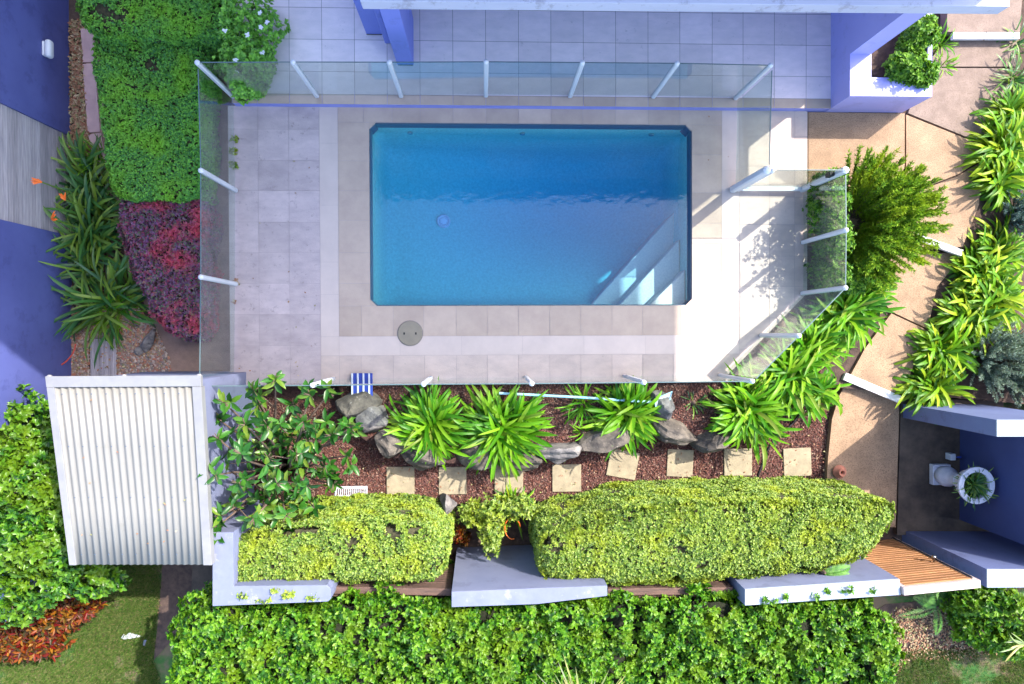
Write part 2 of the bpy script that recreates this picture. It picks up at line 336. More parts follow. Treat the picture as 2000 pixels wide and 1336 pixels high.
def leaf_geo(P, D, N, Ln, Wd, fold=0.25, six=False):
    D = unit(D); Sd = unit(np.cross(D, N)); N = np.cross(Sd, D); n = len(P)
    Ln = np.broadcast_to(Ln, n)[:, None]; Wd = np.broadcast_to(Wd, n)[:, None]
    if not six:
        m = P+D*Ln*0.45
        V = np.stack([P, m+Sd*Wd/2+N*Wd*fold, P+D*Ln-N*Ln*0.08, m-Sd*Wd/2+N*Wd*fold], 1).reshape(-1, 3)
        b = np.arange(n)[:, None]*4
        Fc = np.concatenate([b+np.array([[0, 1, 2]]), b+np.array([[0, 2, 3]])])
        return V, Fc
    a = P+D*Ln*0.3; c = P+D*Ln*0.7
    V = np.stack([P, a+Sd*Wd*0.46+N*Wd*fold, c+Sd*Wd*0.42+N*Wd*fold*0.8, P+D*Ln-N*Ln*0.1,
                  c-Sd*Wd*0.42+N*Wd*fold*0.8, a-Sd*Wd*0.46+N*Wd*fold, a, c], 1).reshape(-1, 3)
    b = np.arange(n)[:, None]*8
    Q = np.concatenate([b+np.array([[6, 1, 2, 7]]), b+np.array([[5, 6, 7, 4]])])
    T = np.concatenate([b+np.array([[0, 1, 6]]), b+np.array([[0, 6, 5]]), b+np.array([[7, 2, 3]]), b+np.array([[7, 3, 4]])])
    return V, [Q, T]
def rosettes(P, N, k, Ln, Wd, up=0.6, **kw):
    """k leaves around each point P, axis N"""
    n = len(P); N = unit(N)
    A = np.repeat(P, k, 0); AN = np.repeat(N, k, 0)
    r = unit(np.cross(AN, np.tile([[0.3, 0.2, 0.93]], (n*k, 1))+0.2*RNG.normal(size=(n*k, 3)))); s = np.cross(AN, r)
    th = np.tile(np.arange(k)*6.283/k, n)+np.repeat(RNG.uniform(0, 6.28, n), k)+RNG.normal(0, 0.25, n*k)
    R = r*np.cos(th)[:, None]+s*np.sin(th)[:, None]
    u = (up+RNG.normal(0, 0.25, n*k))[:, None]
    D = unit(R+AN*u); NN = unit(AN-R*u*0.6)
    return leaf_geo(A, D, NN, Ln*RNG.uniform(0.7, 1.15, n*k), Wd*RNG.uniform(0.8, 1.15, n*k), **kw)
def ribbons(B, az, Ln, Wd, up, droop, K=7, prof=None, tw=0.0, curl=None):
    """arching strap leaves: base B (n,3), azimuth az, length, width, initial elevation up (rad), droop (rad at tip)"""
    n = len(B); V = np.zeros((n, K, 3, 3)); p = B.copy()
    prof = prof if prof is not None else np.interp(np.linspace(0, 1, K), [0, .15, .5, .8, .93, 1], [.7, .9, 1, .95, .65, .05])
    cosA, sinA = np.cos(az), np.sin(az); side = np.stack([-sinA, cosA, np.zeros(n)], 1)
    for k in range(K):
        t = k/(K-1); e = up-droop*t**1.3
        if curl is not None:
            a2 = az+curl*t; cosA, sinA = np.cos(a2), np.sin(a2); side = np.stack([-sinA, cosA, np.zeros(n)], 1)
        d = np.stack([np.cos(e)*cosA, np.cos(e)*sinA, np.sin(e)], 1); nn = np.cross(d, side)
        if tw: sd = side*np.cos(tw*t)+nn*np.sin(tw*t)
        else: sd = side
        wv = (Wd*prof[k]/2)[:, None]
        V[:, k, 0] = p+sd*wv+np.abs(wv)*0.35*np.array([0, 0, 1.]); V[:, k, 1] = p; V[:, k, 2] = p-sd*wv+np.abs(wv)*0.35*np.array([0, 0, 1.])
        p = p+d*(Ln/(K-1))[:, None]
    b = (np.arange(n)*K*3)[:, None]; Q = []
    for k in range(K-1):
        for c in (0, 1):
            i = k*3+c; Q.append(b+np.array([[i, i+1, i+4, i+3]]))
    return V.reshape(-1, 3), np.concatenate(Q)
def in_poly(X, Y, poly):
    ins = np.zeros(len(X), bool); n = len(poly)
    for i in range(n):
        x0, y0 = poly[i]; x1, y1 = poly[(i+1) % n]
        c = ((y0 > Y) != (y1 > Y)) & (X < (x1-x0)*(Y-y0)/((y1-y0)+1e-12)+x0); ins ^= c
    return ins
def poly_dist(X, Y, poly):
    d = np.full(len(X), 1e9); n = len(poly)
    for i in range(n):
        x0, y0 = poly[i]; x1, y1 = poly[(i+1) % n]; ex, ey = x1-x0, y1-y0; L2 = ex*ex+ey*ey+1e-12
        t = np.clip(((X-x0)*ex+(Y-y0)*ey)/L2, 0, 1); d = np.minimum(d, np.hypot(X-x0-t*ex, Y-y0-t*ey))
    return d
def poly_samples(poly, n):
    n = max(n, 1)
    a = np.array(poly); x0, y0 = a.min(0); x1, y1 = a.max(0); out = []
    tot = 0
    while tot < n:
        X = RNG.uniform(x0, x1, n*2); Y = RNG.uniform(y0, y1, n*2); k = in_poly(X, Y, poly)
        out.append(np.stack([X[k], Y[k]], 1)); tot += k.sum()
    return np.concatenate(out)[:n]
def round_poly(poly, r=0.15, it=2):
    for _ in range(it):
        q_ = []
        for i in range(len(poly)):
            a, b = poly[i], poly[(i+1) % len(poly)]
            L = math.hypot(b[0]-a[0], b[1]-a[1]); t = min(0.3, r/max(L, 1e-6))
            q_ += [(a[0]+(b[0]-a[0])*t, a[1]+(b[1]-a[1])*t), (b[0]-(b[0]-a[0])*t, b[1]-(b[1]-a[1])*t)]
        poly = q_
    return poly
def hedge(name, poly, z0, z1, mat, core, dens, Ln, Wd, label, cat='hedge', rr=0.12, amp=0.03, wl=0.35, k=4, up=0.5, gaps=0.0, group=None, side=0.6, six=False, sink=0.07, layers=2):
    poly = round_poly(poly, 0.12); a = np.array(poly); cx, cy = a.mean(0)
    root = thing(name, (cx, cy, z0), label, cat, group)
    area = 0.5*abs(np.dot(a[:, 0], np.roll(a[:, 1], 1))-np.dot(a[:, 1], np.roll(a[:, 0], 1)))
    def top(X, Y):
        d = poly_dist(X, Y, poly); t = np.clip(1-d/rr, 0, 1)
        P = np.stack([X, Y, np.zeros_like(X)], 1)
        return z1-rr*(1-np.sqrt(np.maximum(0, 1-t*t)))*0.9+amp*wob(P, wl, 1)+amp*0.6*wob(P, wl*0.4, 2), t
    # core: a grid height field under the leaves with skirt walls
    g = 0.06; xs = np.arange(a[:, 0].min(), a[:, 0].max()+g, g); ys = np.arange(a[:, 1].min(), a[:, 1].max()+g, g)
    mb = MB(); cpts = [(cx+(x-cx)*(1-0.05/max(0.1, math.hypot(x-cx, y-cy))), cy+(y-cy)*(1-0.05/max(0.1, math.hypot(x-cx, y-cy)))) for x, y in poly]
    mb.prism(cpts, z0, z1-rr*0.75-sink, bottom=False)
    GX, GY = np.meshgrid(xs, ys); X = GX.ravel(); Y = GY.ravel(); zt, t = top(X, Y)
    ok = in_poly(X, Y, poly) & (t < 0.75); id_ = -np.ones(len(X), int); id_[ok] = np.arange(ok.sum())
    nx = len(xs); off = len(mb.v); mb.v += [(float(x), float(y), float(z)) for x, y, z in zip(X[ok], Y[ok], zt[ok]-sink)]
    for j in range(len(ys)-1):
        for i in range(nx-1):
            q4 = [id_[j*nx+i], id_[j*nx+i+1], id_[(j+1)*nx+i+1], id_[(j+1)*nx+i]]
            if min(q4) >= 0: mb.f.append(tuple(off+int(v) for v in q4))
    mb.build('branch_core', core, root, smooth=True)
    n = int(area*dens); XY = poly_samples(poly, n); zt, t = top(XY[:, 0], XY[:, 1])
    dep = RNG.random(n)**1.7*sink*0.9*layers/2
    if gaps:
        P0 = np.stack([XY[:, 0], XY[:, 1], zt], 1); keep = wob(P0, 0.5, 3)+0.5*wob(P0, 0.18, 4)+RNG.normal(0, 0.25, n) > -1.3+gaps
        XY, zt, t, dep = XY[keep], zt[keep], t[keep], dep[keep]; n = len(XY)
    P = np.stack([XY[:, 0], XY[:, 1], zt-dep], 1)
    out = np.stack([XY[:, 0]-cx, XY[:, 1]-cy, np.zeros(n)], 1); out = unit(out)
    N = unit(np.stack([out[:, 0]*t**2, out[:, 1]*t**2, np.ones(n)], 1)+0.38*RNG.normal(size=(n, 3)))
    Vs = []; Fs = [[], []]; off = 0
    def addg(V, Fc):
        nonlocal off
        Fc = Fc if isinstance(Fc, list) else [None, Fc]
        for i, f in enumerate(Fc):
            if f is not None: Fs[i].append(f+off)
        Vs.append(V); off += len(V)
    addg(*rosettes(P, N, k, Ln, Wd, up, six=six))
    # sides
    for i in range(len(poly)):
        x0, y0 = poly[i]; x1, y1 = poly[(i+1) % len(poly)]; L = math.hypot(x1-x0, y1-y0)
        m = int(L*(z1-z0)*dens*side)
        if m < 1: continue
        tt = RNG.random(m); zz = RNG.uniform(z0, z1-rr*0.4, m)
        nx_, ny_ = (y1-y0)/L, -(x1-x0)/L
        if nx_*((x0+x1)/2-cx)+ny_*((y0+y1)/2-cy) < 0: nx_, ny_ = -nx_, -ny_
        P = np.stack([x0+(x1-x0)*tt, y0+(y1-y0)*tt, zz], 1)
        P = P+np.array([[nx_, ny_, 0]])*(amp*wob(P, wl, 2)-0.03*RNG.random(m))[:, None]
        N = np.array([[nx_, ny_, 0.5]])+0.4*RNG.normal(size=(m, 3))
        addg(*rosettes(P, N, k, Ln, Wd, up, six=six))
    npmesh('leaves', np.concatenate(Vs), [np.concatenate(f) for f in Fs if f], mat, root)
    return root
def strap_plant(name, px, py, rad, label, zb=-0.1, n=90, mat='l_agap', wd=0.040, up=(0.35, 1.45), droop=(0.9, 2.3), group=None, cat='plant', az=None, sp=0.07, hgt=0.0):
    c = W(px, py, zb+0.25); L0 = rad*0.78/148.0
    root = thing(name, (c[0], c[1], zb), label, cat, group)
    th = RNG.uniform(0, 6.283, n) if az is None else RNG.uniform(az[0], az[1], n)
    B = np.stack([c[0]+np.cos(th)*RNG.uniform(0, sp, n), c[1]+np.sin(th)*RNG.uniform(0, sp, n), np.full(n, zb)+hgt], 1)
    e = RNG.uniform(up[0], up[1], n); nf = max(1, n//26); fans = RNG.normal(0, .17*L0, (nf, 2)); fi = RNG.integers(0, nf, n)
    if n > 30: B[:, :2] += fans[fi]+RNG.normal(0, .03, (n, 2))
    ft = RNG.uniform(0, 6.283, nf)[fi]; two = np.abs(np.cos(th-ft))
    if az is None and n > 60: keep = two > RNG.random(n)*.75; th, B, e, fi = th[keep], B[keep], e[keep], fi[keep]; n = len(th)
    Ln = L0*RNG.uniform(0.6, 1.25, n)*(1.0+0.3*(e-0.5))
    V, Q = ribbons(B, th+RNG.normal(0, 0.3, n), Ln, wd*RNG.uniform(0.7, 1.3, n), e, RNG.uniform(droop[0], droop[1], n), K=9, curl=RNG.normal(0, .5, n), tw=0.3)
    npmesh('leaves', V, Q, M[mat], root)
    mb = MB(); mb.lathe(c[0], c[1], [(0.03, zb-0.02), (0.035, zb+0.01), (0.012, zb+0.04)], 10); mb.build('crown_base', M['bark'], root)
    return root
def blob_pts(cx, cy, cz, rx, ry, rz, n, shell=0.35, seed=0, amp=0.30):
    d = unit(RNG.normal(size=(n, 3))); d[:, 2] = np.abs(d[:, 2])*1.0-0.15*RNG.random(n); d = unit(d)
    r = 1-shell*RNG.random(n)**1.5+amp*wob(d+cx, 0.8, seed)
    return np.stack([cx+d[:, 0]*rx*r, cy+d[:, 1]*ry*r, cz+d[:, 2]*rz*r], 1), d
def bush(name, parts, zb, mat, n, k, Ln, Wd, label, cat='shrub', up=0.6, group=None, six=False, stems=True, upb=0.4, shell=0.35, extra=None):
    """parts: list of (px,py,ztop,rx,ry) clumps"""
    c0 = W(parts[0][0], parts[0][1], parts[0][2]); root = thing(name, (c0[0], c0[1], zb), label, cat, group)
    Ps = []; Ns = []; mb = MB(); base = (c0[0], c0[1], zb)
    for i, (px, py, zt, rx, ry) in enumerate(parts):
        c = W(px, py, zt-0.1); rz = max(0.12, (zt-zb)*0.65)
        P, d = blob_pts(c[0], c[1], zt-rz, rx, ry, rz, int(n/len(parts)), seed=i % 5, shell=shell); Ps.append(P); Ns.append(unit(d+np.array([[0, 0, upb]])+0.35*RNG.normal(size=d.shape)))
        if stems:
            for _ in range(5):
                e = (c[0]+random.uniform(-.6, .6)*rx, c[1]+random.uniform(-.6, .6)*ry, zt-rz*random.uniform(0.15, 0.5))
                mid = ((base[0]*0.5+e[0]*0.5)+random.uniform(-.04, .04), (base[1]*0.5+e[1]*0.5)+random.uniform(-.04, .04), zb+(e[2]-zb)*0.45)
                b_ = (base[0]*0.6+c[0]*0.4, base[1]*0.6+c[1]*0.4, zb)
                mb.tube([b_, mid, e], [0.013, 0.009, 0.004], 5)
    if stems: mb.build('stems', M['bark'], root)
    V, Fc = rosettes(np.concatenate(Ps), np.concatenate(Ns), k, Ln, Wd, up, six=six)
    npmesh('leaves', V, Fc, M[mat], root); return root
def sheet(name, pts_px, z, mat, thick=None):
    mb = MB(); p = WP(pts_px, z)
    mb.prism(p, z-(thick or 0.02), z, bottom=False); return struct(mb.build(name, mat))
def tiles(mb, x0, x1, y0, y1, nx, ny, z, gap=0.004, sx=None, sy=None):
    """rectangular tiles inside a rectangle; each tile its own island"""
    xs = sx if sx is not None else np.linspace(x0, x1, nx+1); ys = sy if sy is not None else np.linspace(y0, y1, ny+1)
    for i in range(len(xs)-1):
        for j in range(len(ys)-1):
            a, b, c, d = xs[i]+gap/2, xs[i+1]-gap/2, ys[j]+gap/2, ys[j+1]-gap/2
            zz = z+random.uniform(-.0006, .0006)
            mb.add([(a, c, zz), (b, c, zz), (b, d, zz), (a, d, zz)], [(0, 1, 2, 3)])
def rock(name, px, py, zb, rx, ry, rz, rot=0, mat='rock', label='', group=None, seed=1, cat='rock'):
    c = W(px, py, zb+rz*0.7); rg = np.random.default_rng(seed)
    import bmesh
    bm = bmesh.new(); bmesh.ops.create_icosphere(bm, subdivisions=4, radius=1)
    pl = [(unit(rg.normal(size=(1, 3)))[0], rg.uniform(0.45, 0.85)) for _ in range(17)]
    ca, sa = math.cos(rot), math.sin(rot)
    for v in bm.verts:
        p = np.array(v.co)
        for nn, dd in pl:
            h = p@nn
            if h > dd: p = p-nn*(h-dd)*0.9
        p = p*(1+0.03*math.sin(p[0]*9+seed)+0.03*math.sin(p[1]*11+p[2]*7)+rg.normal(0, .008))
        x, y, z = p[0]*rx, p[1]*ry, (p[2]+0.7)*rz
        v.co = (x*ca-y*sa, x*sa+y*ca, z)
    me = bpy.data.meshes.new(name); bm.to_mesh(me); bm.free(); me.materials.append(M[mat])
    o = bpy.data.objects.new(name, me); link(o, None, (c[0], c[1], zb-0.03))
    return tag(o, label, cat, group)
# ================================================================== GROUND AND PAVING
def fx(px, z=0.0): return W(px, 450, z)[0]
def fy(py, z=0.0): return W(1000, py, z)[1]
PX0, PX1, PY0, PY1 = fx(722), fx(1351.5), fy(597), fy(241)     # pool opening
DX0, DY0, DY1 = fx(447), fy(746), fy(211)
DIAG = [W(1408, 746, 0), W(1577, 572, 0)]
DXR = fx(1577)
mb = MB(); gx0, gx1, gy0, gy1 = DX0+.3, PX1+.2, DY0+.25, DY1-.05
for q4 in ((-60, 60, -60, gy0), (-60, 60, gy1, 60), (-60, gx0, gy0, gy1), (gx1, 60, gy0, gy1)): mb.add([(q4[0], q4[2], -.52), (q4[1], q4[2], -.52), (q4[1], q4[3], -.52), (q4[0], q4[3], -.52)], [(0, 1, 2, 3)])
struct(mb.build('ground', M['grassbase']))
def clip(poly, a, b):                                        # keep the part left of a->b
    out = []; n = len(poly)
    def sd(p): return (b[0]-a[0])*(p[1]-a[1])-(b[1]-a[1])*(p[0]-a[0])
    for i in range(n):
        p, q_ = poly[i], poly[(i+1) % n]; s, t = sd(p), sd(q_)
        if s >= 0: out.append(p)
        if s*t < 0: k = s/(s-t); out.append((p[0]+(q_[0]-p[0])*k, p[1]+(q_[1]-p[1])*k))
    return out
# deck slab in four blocks round the pool
mb = MB()
mb.prism([(DX0, DY0), (PX0, DY0), (PX0, DY1), (DX0, DY1)], -1.5, -0.004)
mb.prism([(PX0, DY0), (PX1, DY0), (PX1, PY0), (PX0, PY0)], -1.5, -0.004)
mb.prism([(PX0, PY1), (PX1, PY1), (PX1, DY1), (PX0, DY1)], -1.5, -0.004)
mb.prism(clip([(PX1, DY0), (DXR, DY0), (DXR, DY1), (PX1, DY1)], DIAG[0], DIAG[1]), -1.5, -0.004)
struct(mb.build('pool_deck', M['grout_pale']))
def tile_zone(name, mat, rects, z=0.0, gap=0.004, clipl=None):
    mb = MB()
    for xs, ys in rects:
        X = [fx(a) if not isinstance(a, tuple) else a[0] for a in xs]; Y = [fy(a) for a in ys]
        for i in range(len(X)-1):
            for j in range(len(Y)-1):
                p = [(X[i]+gap/2, Y[j+1]+gap/2), (X[i+1]-gap/2, Y[j+1]+gap/2), (X[i+1]-gap/2, Y[j]-gap/2), (X[i]+gap/2, Y[j]-gap/2)]
                if clipl: p = clip(p, *clipl)
                if len(p) > 2:
                    zz = z+random.uniform(-.0008, .0008); mb.add([(a, b, zz) for a, b in p], [tuple(range(len(p)))])
    return struct(mb.build(name, M[mat]))
R = lambda a, b, s: list(np.linspace(a, b, s+1))
PW0, PW1 = 722, 1351.5
tile_zone('deck_paving', 'tile_worn', [([447, 505, 565, 625], [211, 256, 316, 374, 435, 494, 553, 613, 673, 746])])
tile_zone('paving_border', 'tile_border', [([625, 661], [211, 282, 402, 512, 575, 656]), ([625, 661], [656, 693]),
    ([661, 780, 900, 1020, 1140, 1260, 1410], [656, 693]), ([1410, 1444], [211, 330, 450, 570, 656, 693])], gap=0.002)
tile_zone('pool_coping', 'tile_cope', [([661, 722], [241, 316, 374, 431, 494, 553, 597]), ([661, 711, 767, 822, 886, 950, 1014, 1077, 1139, 1203, 1266, 1328, 1410], [211, 241]),
    ([661, 705, 767, 827, 890, 951, 1012, 1073, 1134, 1195, 1255, 1330, 1410], [597, 656]), ([PW1, 1410], [241, 300, 375, 435, 475, 550, 597])])
tile_zone('lower_paving', 'tile_deck', [([625, 661, 704, 767, 828, 890, 951, 1012, 1073, 1134, 1195, 1255, 1315, 1375, 1444], [693, 746])], clipl=DIAG)
tile_zone('right_paving', 'tile_deck', [([1444, 1503, 1552, 1577], [211, 262, 322, 383, 437, 500, 560, 622, 684, 746])], clipl=DIAG)
# chamfer pieces at the corners of the pool
mb = MB(); c = 0.085
for sx, sy, x, y in ((1, -1, PX0, PY1), (-1, -1, PX1, PY1), (1, 1, PX0, PY0), (-1, 1, PX1, PY0)):
    mb.prism([(x, y), (x+sx*c, y), (x, y+sy*c)], -0.03, 0.0015)
struct(mb.build('pool_coping', M['tile_cope']))
# terrace one step up
TY = fy(205, 0.15); TX0, TX1 = fx(455, .15), W(1627, 215, .15)[0]-.0
mb = MB(); mb.box(TX0, TX1+.3, TY, 9, -1.2, 0.146); struct(mb.build('terrace', M['riser']))
mb = MB(); xs = [fx(a, .15) for a in (456, 505, 567.5, 631, 694.5, 758, 822, 886, 950, 1014, 1077, 1140, 1203, 1266, 1328, 1391, 1451, 1512, 1574, 1629)]
ys = [fy(a, .15) for a in (187.5, 143.5, 81.5, 20, -42, -104, -166, -228)]
tiles(mb, 0, 0, 0, 0, 1, 1, 0.15, 0.005, xs, ys); struct(mb.build('terrace_paving', M['tile_terrace']))
mb = MB(); tiles(mb, 0, 0, 0, 0, 1, 1, 0.152, 0.004, xs, [TY-.012, ys[0]]); struct(mb.build('terrace_edge', M['tile_cope']))
mb = MB(); mb.box(TX0, xs[-1], ys[0], 9, 0.146, 0.1475); struct(mb.build('terrace_bedding', M['grout']))
# concrete path to the right, stepping down twice
zA, zB, zC = 0.0, -0.15, -0.30
PATHM = 'path'
def poly_struct(name, pts, z, mat, th=0.14): return sheet(name, pts, z, M[mat], th)
poly_struct('garden_bed', [(1560, -60), (2120, -60), (2120, 485), (1560, 485)], -0.04, 'soil', 1.2)
poly_struct('garden_bed', [(1500, 485), (2120, 485), (2120, 800), (1500, 745)], -0.20, 'soil', 1.2)
poly_struct('garden_bed', [(440, 735), (1662, 735), (1620, 800), (1600, 960), (440, 1000)], -0.40, 'mulchbase', .8)
poly_struct('garden_bed', [(440, 1001), (1900, 1001), (1800, 1165), (440, 1165)], -0.41, 'soil', .8)
poly_struct('garden_bed', [(655, 735), (672, 790), (700, 850), (760, 893), (850, 905), (1010, 905), (1130, 880), (1250, 845), (1330, 862), (1420, 868), (1500, 840), (1560, 770), (1640, 690), (1690, 560), (1500, 560), (1400, 735)], -0.13, 'mulchbase', .25)
J = 2.0
poly_struct('path', [(1579, 219), (1767, 221.5), (1767, 480), (1579, 480)], zA, PATHM)
poly_struct('path', [(1770, 224), (1927, 287), (1919, 311), (1870, 341), (1770, 380)], zA, PATHM)
poly_struct('path', [(1769, 383), (1871, 344), (1919, 315), (1912, 400), (1880, 482), (1769, 482)], zA, PATHM)
poly_struct('path', [(1805, 130), (1852, 76), (1990, 76), (1984, 130)], zA, 'path_grey_shaded')
poly_struct('path', [(1774, 221), (1803, 133), (1984, 133), (1970, 210), (1929, 284)], zA-.003, 'path_grey_shaded')
poly_struct('path', [(1850, 62), (1992, 62), (2000, -60), (1850, -60)], 0.12, 'path_grey_shaded')
poly_struct('path', [(1815, 494), (1885, 494), (1830, 560), (1812, 642), (1742, 609), (1700, 560), (1760, 480)], zB, PATHM)
poly_struct('path', [(1741, 612), (1811, 645), (1790, 700), (1770, 748), (1742, 770), (1660, 735), (1690, 680)], zB, PATHM)
poly_struct('path', [(1655, 744), (1756, 781), (1756, 815), (1751, 980), (1749, 1030), (1640, 1030), (1614, 960), (1617, 900), (1625, 820), (1638, 775)], zC, PATHM)
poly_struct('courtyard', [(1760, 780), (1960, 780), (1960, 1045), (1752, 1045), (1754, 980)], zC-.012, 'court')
def strip(name, a, b, wd, z, mat, th=.06):
    A = Vector(W(*a, z)); B = Vector(W(*b, z)); d = (B-A).normalized(); n = Vector((-d.y, d.x))*wd/2
    mb = MB(); mb.prism([tuple(A-n), tuple(B-n), tuple(B+n), tuple(A+n)], z-th, z); return struct(mb.build(name, M[mat], bevel=.004))
strip('step_edge', (1862, 69), (1926, 69), .085, 0.124, 'nosing'); strip('step_edge', (1928, 69), (1992, 69), .085, 0.123, 'nosing')
strip('step_edge', (1790, 462), (1880, 494), .085, 0.006, 'nosing'); strip('step_edge', (1650, 735), (1760, 781), .10, -0.142, 'nosing')
# left side
poly_struct('garden_bed', [(-80, -60), (462, -60), (462, 760), (-80, 790)], -0.30, 'soil', .6)
poly_struct('side_path', [(166, 40), (170, 180), (178, 260), (196, 330), (222, 430), (250, 510), (275, 580), (305, 640), (330, 700), (340, 770), (462, 770), (462, 40)], -0.284, 'brownpath')
for a, b in (((157, 55), (162, 121)), ((161, 124), (171, 258)), ((172, 261), (186, 330))):
    strip('path_edging', (a[0]+12, a[1]), (b[0]+12, b[1]), .16, -0.270, 'edging', .08)
poly_struct('gravel', [(140, 560), (262, 560), (305, 640), (330, 700), (338, 765), (140, 765)], -0.288, 'soil')
poly_struct('side_strip', [(318, 1090), (376, 1090), (380, 1200), (300, 1290), (310, 1200)], -0.50, 'soil')
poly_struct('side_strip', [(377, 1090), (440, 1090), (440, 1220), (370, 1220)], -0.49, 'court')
poly_struct('dirt', [(1730, 1180), (1900, 1165), (2040, 1200), (2020, 1270), (1900, 1275), (1780, 1265), (1745, 1336), (1710, 1380), (1700, 1200)], -0.515, 'soil')

# ================================================================== SWIMMING POOL
pool = thing('swimming_pool', ((PX0+PX1)/2, (PY0+PY1)/2, -1.7), 'rectangular in-ground pool with clipped corners and corner steps, set in the pale deck', 'swimming pool')
gx = np.linspace(PX0, PX1, 60); gy = np.linspace(PY0, PY1, 36); V = []; Fq = []
for j, y in enumerate(gy):
    for i, x in enumerate(gx):
        d = min(x-PX0, PX1-x, y-PY0, PY1-y); u = (x-PX0)/(PX1-PX0); v = (y-PY0)/(PY1-PY0)
        deep = 1.02+0.62*math.exp(-((u-.62)/.42)**2-((v-.66)/.42)**2); cv = max(0, 1-d/0.22)
        V.append((x, y, -deep+0.30*cv**2.2+(0.35*cv**8)))
nx = len(gx)
Fq = np.array([[j*nx+i, j*nx+i+1, (j+1)*nx+i+1, (j+1)*nx+i] for j in range(len(gy)-1) for i in range(nx-1)])
npmesh('basin_floor', V, Fq, M['plaster'], pool, smooth=True)
mb = MB(); t = 0.004
mb.box(PX0, PX0+t, PY0, PY1, -1.5, -0.03); mb.box(PX1-t, PX1, PY0, PY1, -1.5, -0.03)
mb.box(PX0+t, PX1-t, PY0, PY0+t, -1.5, -0.03); mb.box(PX0+t, PX1-t, PY1-t, PY1, -1.5, -0.03)
mb.build('basin_wall', M['plaster'], pool)
mb = MB(); t2 = 0.012
mb.box(PX0+t, PX0+t2, PY0+t, PY1-t, -.2, -.02); mb.box(PX1-t2, PX1-t, PY0+t, PY1-t, -.2, -.02)
mb.box(PX0+t2, PX1-t2, PY0+t, PY0+t2, -.2, -.02); mb.box(PX0+t2, PX1-t2, PY1-t2, PY1-t, -.2, -.02)
for sx, sy, x, y in ((1, -1, PX0, PY1), (-1, -1, PX1, PY1), (1, 1, PX0, PY0), (-1, 1, PX1, PY0)):
    mb.prism([(x, y), (x+sx*.083, y), (x, y+sy*.083)], -.3, -.031)
mb.build('waterline_band', M['waterline'], pool)
def step(a, b, z):
    A, B = W(*a, z), W(*b, z); m = (B[1]-A[1])/(B[0]-A[0]); x = A[0]+(PY0+.012-A[1])/m; y = A[1]+(PX1-.012-A[0])*m
    mb = MB(); mb.prism([(x, PY0+.012), (PX1-.012, PY0+.012), (PX1-.012, y)], -1.45, z); mb.build('step', M['pebstep'], pool, bevel=.02)
step((1157, 592), (1330, 400), -.80); step((1213, 592), (1325, 470), -.53); step((1272, 592), (1345, 520), -.27)
c = W(867, 434, -1.3); mb = MB(); mb.lathe(c[0], c[1], [(.10, -1.38), (.10, -1.20), (.085, -1.18), (.06, -1.20), (.045, -1.175), (.0, -1.17)], 24, cap=False); mb.build('floor_drain', M['white'], pool)
for px_, z in ((802, -.42), (1021, -.42), (1272, -.42)):
    x = fx(px_, z); mb = MB(); mb.tube([(x, PY1-.003, z), (x, PY1-.03, z)], .035, 12); mb.build('return_jet', M['steel'], pool)
mb = MB(); mb.box(PX0-.003, PX1+.003, PY0-.003, PY1+.003, -1.75, -.095); o = mb.build('water', M['water']); struct(o)
# skimmer lid
c = W(801, 651, 0.0); t = thing('skimmer_lid', (c[0], c[1], 0), 'round beige plastic skimmer lid with two finger holes in the paving below the pool', 'lid')
mb = MB(); mb.lathe(c[0], c[1], [(.158, .001), (.158, .010), (.150, .014), (.0, .014)], 40, cap=False); mb.build('cover', M['lid'], t)
mb = MB(); mb.lathe(c[0], c[1], [(.166, .001), (.166, .006), (.159, .006)], 40, cap=False); mb.build('rim', M['grout'], t)
for s in (-1, 1):
    mb = MB(); x = c[0]+s*.075; mb.box(x-.010, x+.010, c[1]-.017, c[1]+.012, .0135, .0155); mb.build('finger_hole', M['black'], t)

# ================================================================== GLASS FENCE
FH = 1.175
def post_at(root, x, y, z0, ang=0.0, ww=.054, h=FH):
    r = ww/2; c = r*0.45; pts = [(r, -r+c), (r, r-c), (r-c, r), (-r+c, r), (-r, r-c), (-r, -r+c), (-r+c, -r), (r-c, -r)]
    ca, sa = math.cos(ang), math.sin(ang); pts = [(x+a*ca-b*sa, y+a*sa+b*ca) for a, b in pts]
    mb = MB(); mb.prism(pts, z0+.03, z0+h-.03); p = mb.build('post', M['white'], root)
    mb = MB(); mb.lathe(x, y, [(r*1.12, z0+h-.03), (r*1.12, z0+h-.012), (r*.5, z0+h+.008), (.0, z0+h+.01)], 8, cap=False); mb.build('cap', M['white'], p)
    mb = MB(); mb.lathe(x, y, [(r*.8, z0), (r*.8, z0+.03)], 8); mb.build('foot', M['steel'], p)
def glass_between(root, a, b, za, zb, h=FH, lo=.07):
    A, B = Vector(a), Vector(b); d = (B-A).normalized(); A2 = A+d*.026; B2 = B-d*.026; n = Vector((-d.y, d.x))*.005
    bt = [(*(A2-n), za+lo), (*(B2-n), zb+lo), (*(B2+n), zb+lo), (*(A2+n), za+lo)]
    top = max(za, zb) if abs(za-zb) < .01 else None
    tp = [(*(A2-n), za+h-.02), (*(B2-n), zb+h-.02), (*(B2+n), zb+h-.02), (*(A2+n), za+h-.02)]
    mb = MB(); mb.hexa(bt, tp); g = mb.build('glass_panel', M['fence_glass'], root)
    e0 = [(x, y, z+.0005) for x, y, z in tp]; e1 = [(x, y, z+.006) for x, y, z in tp]
    mb = MB(); mb.hexa(e0, e1); mb.build('glass_edge', M['edge'], g)
M['edge'] = surf('glass_edge', (0.10, 0.16, 0.17), None, 10, 0.3)
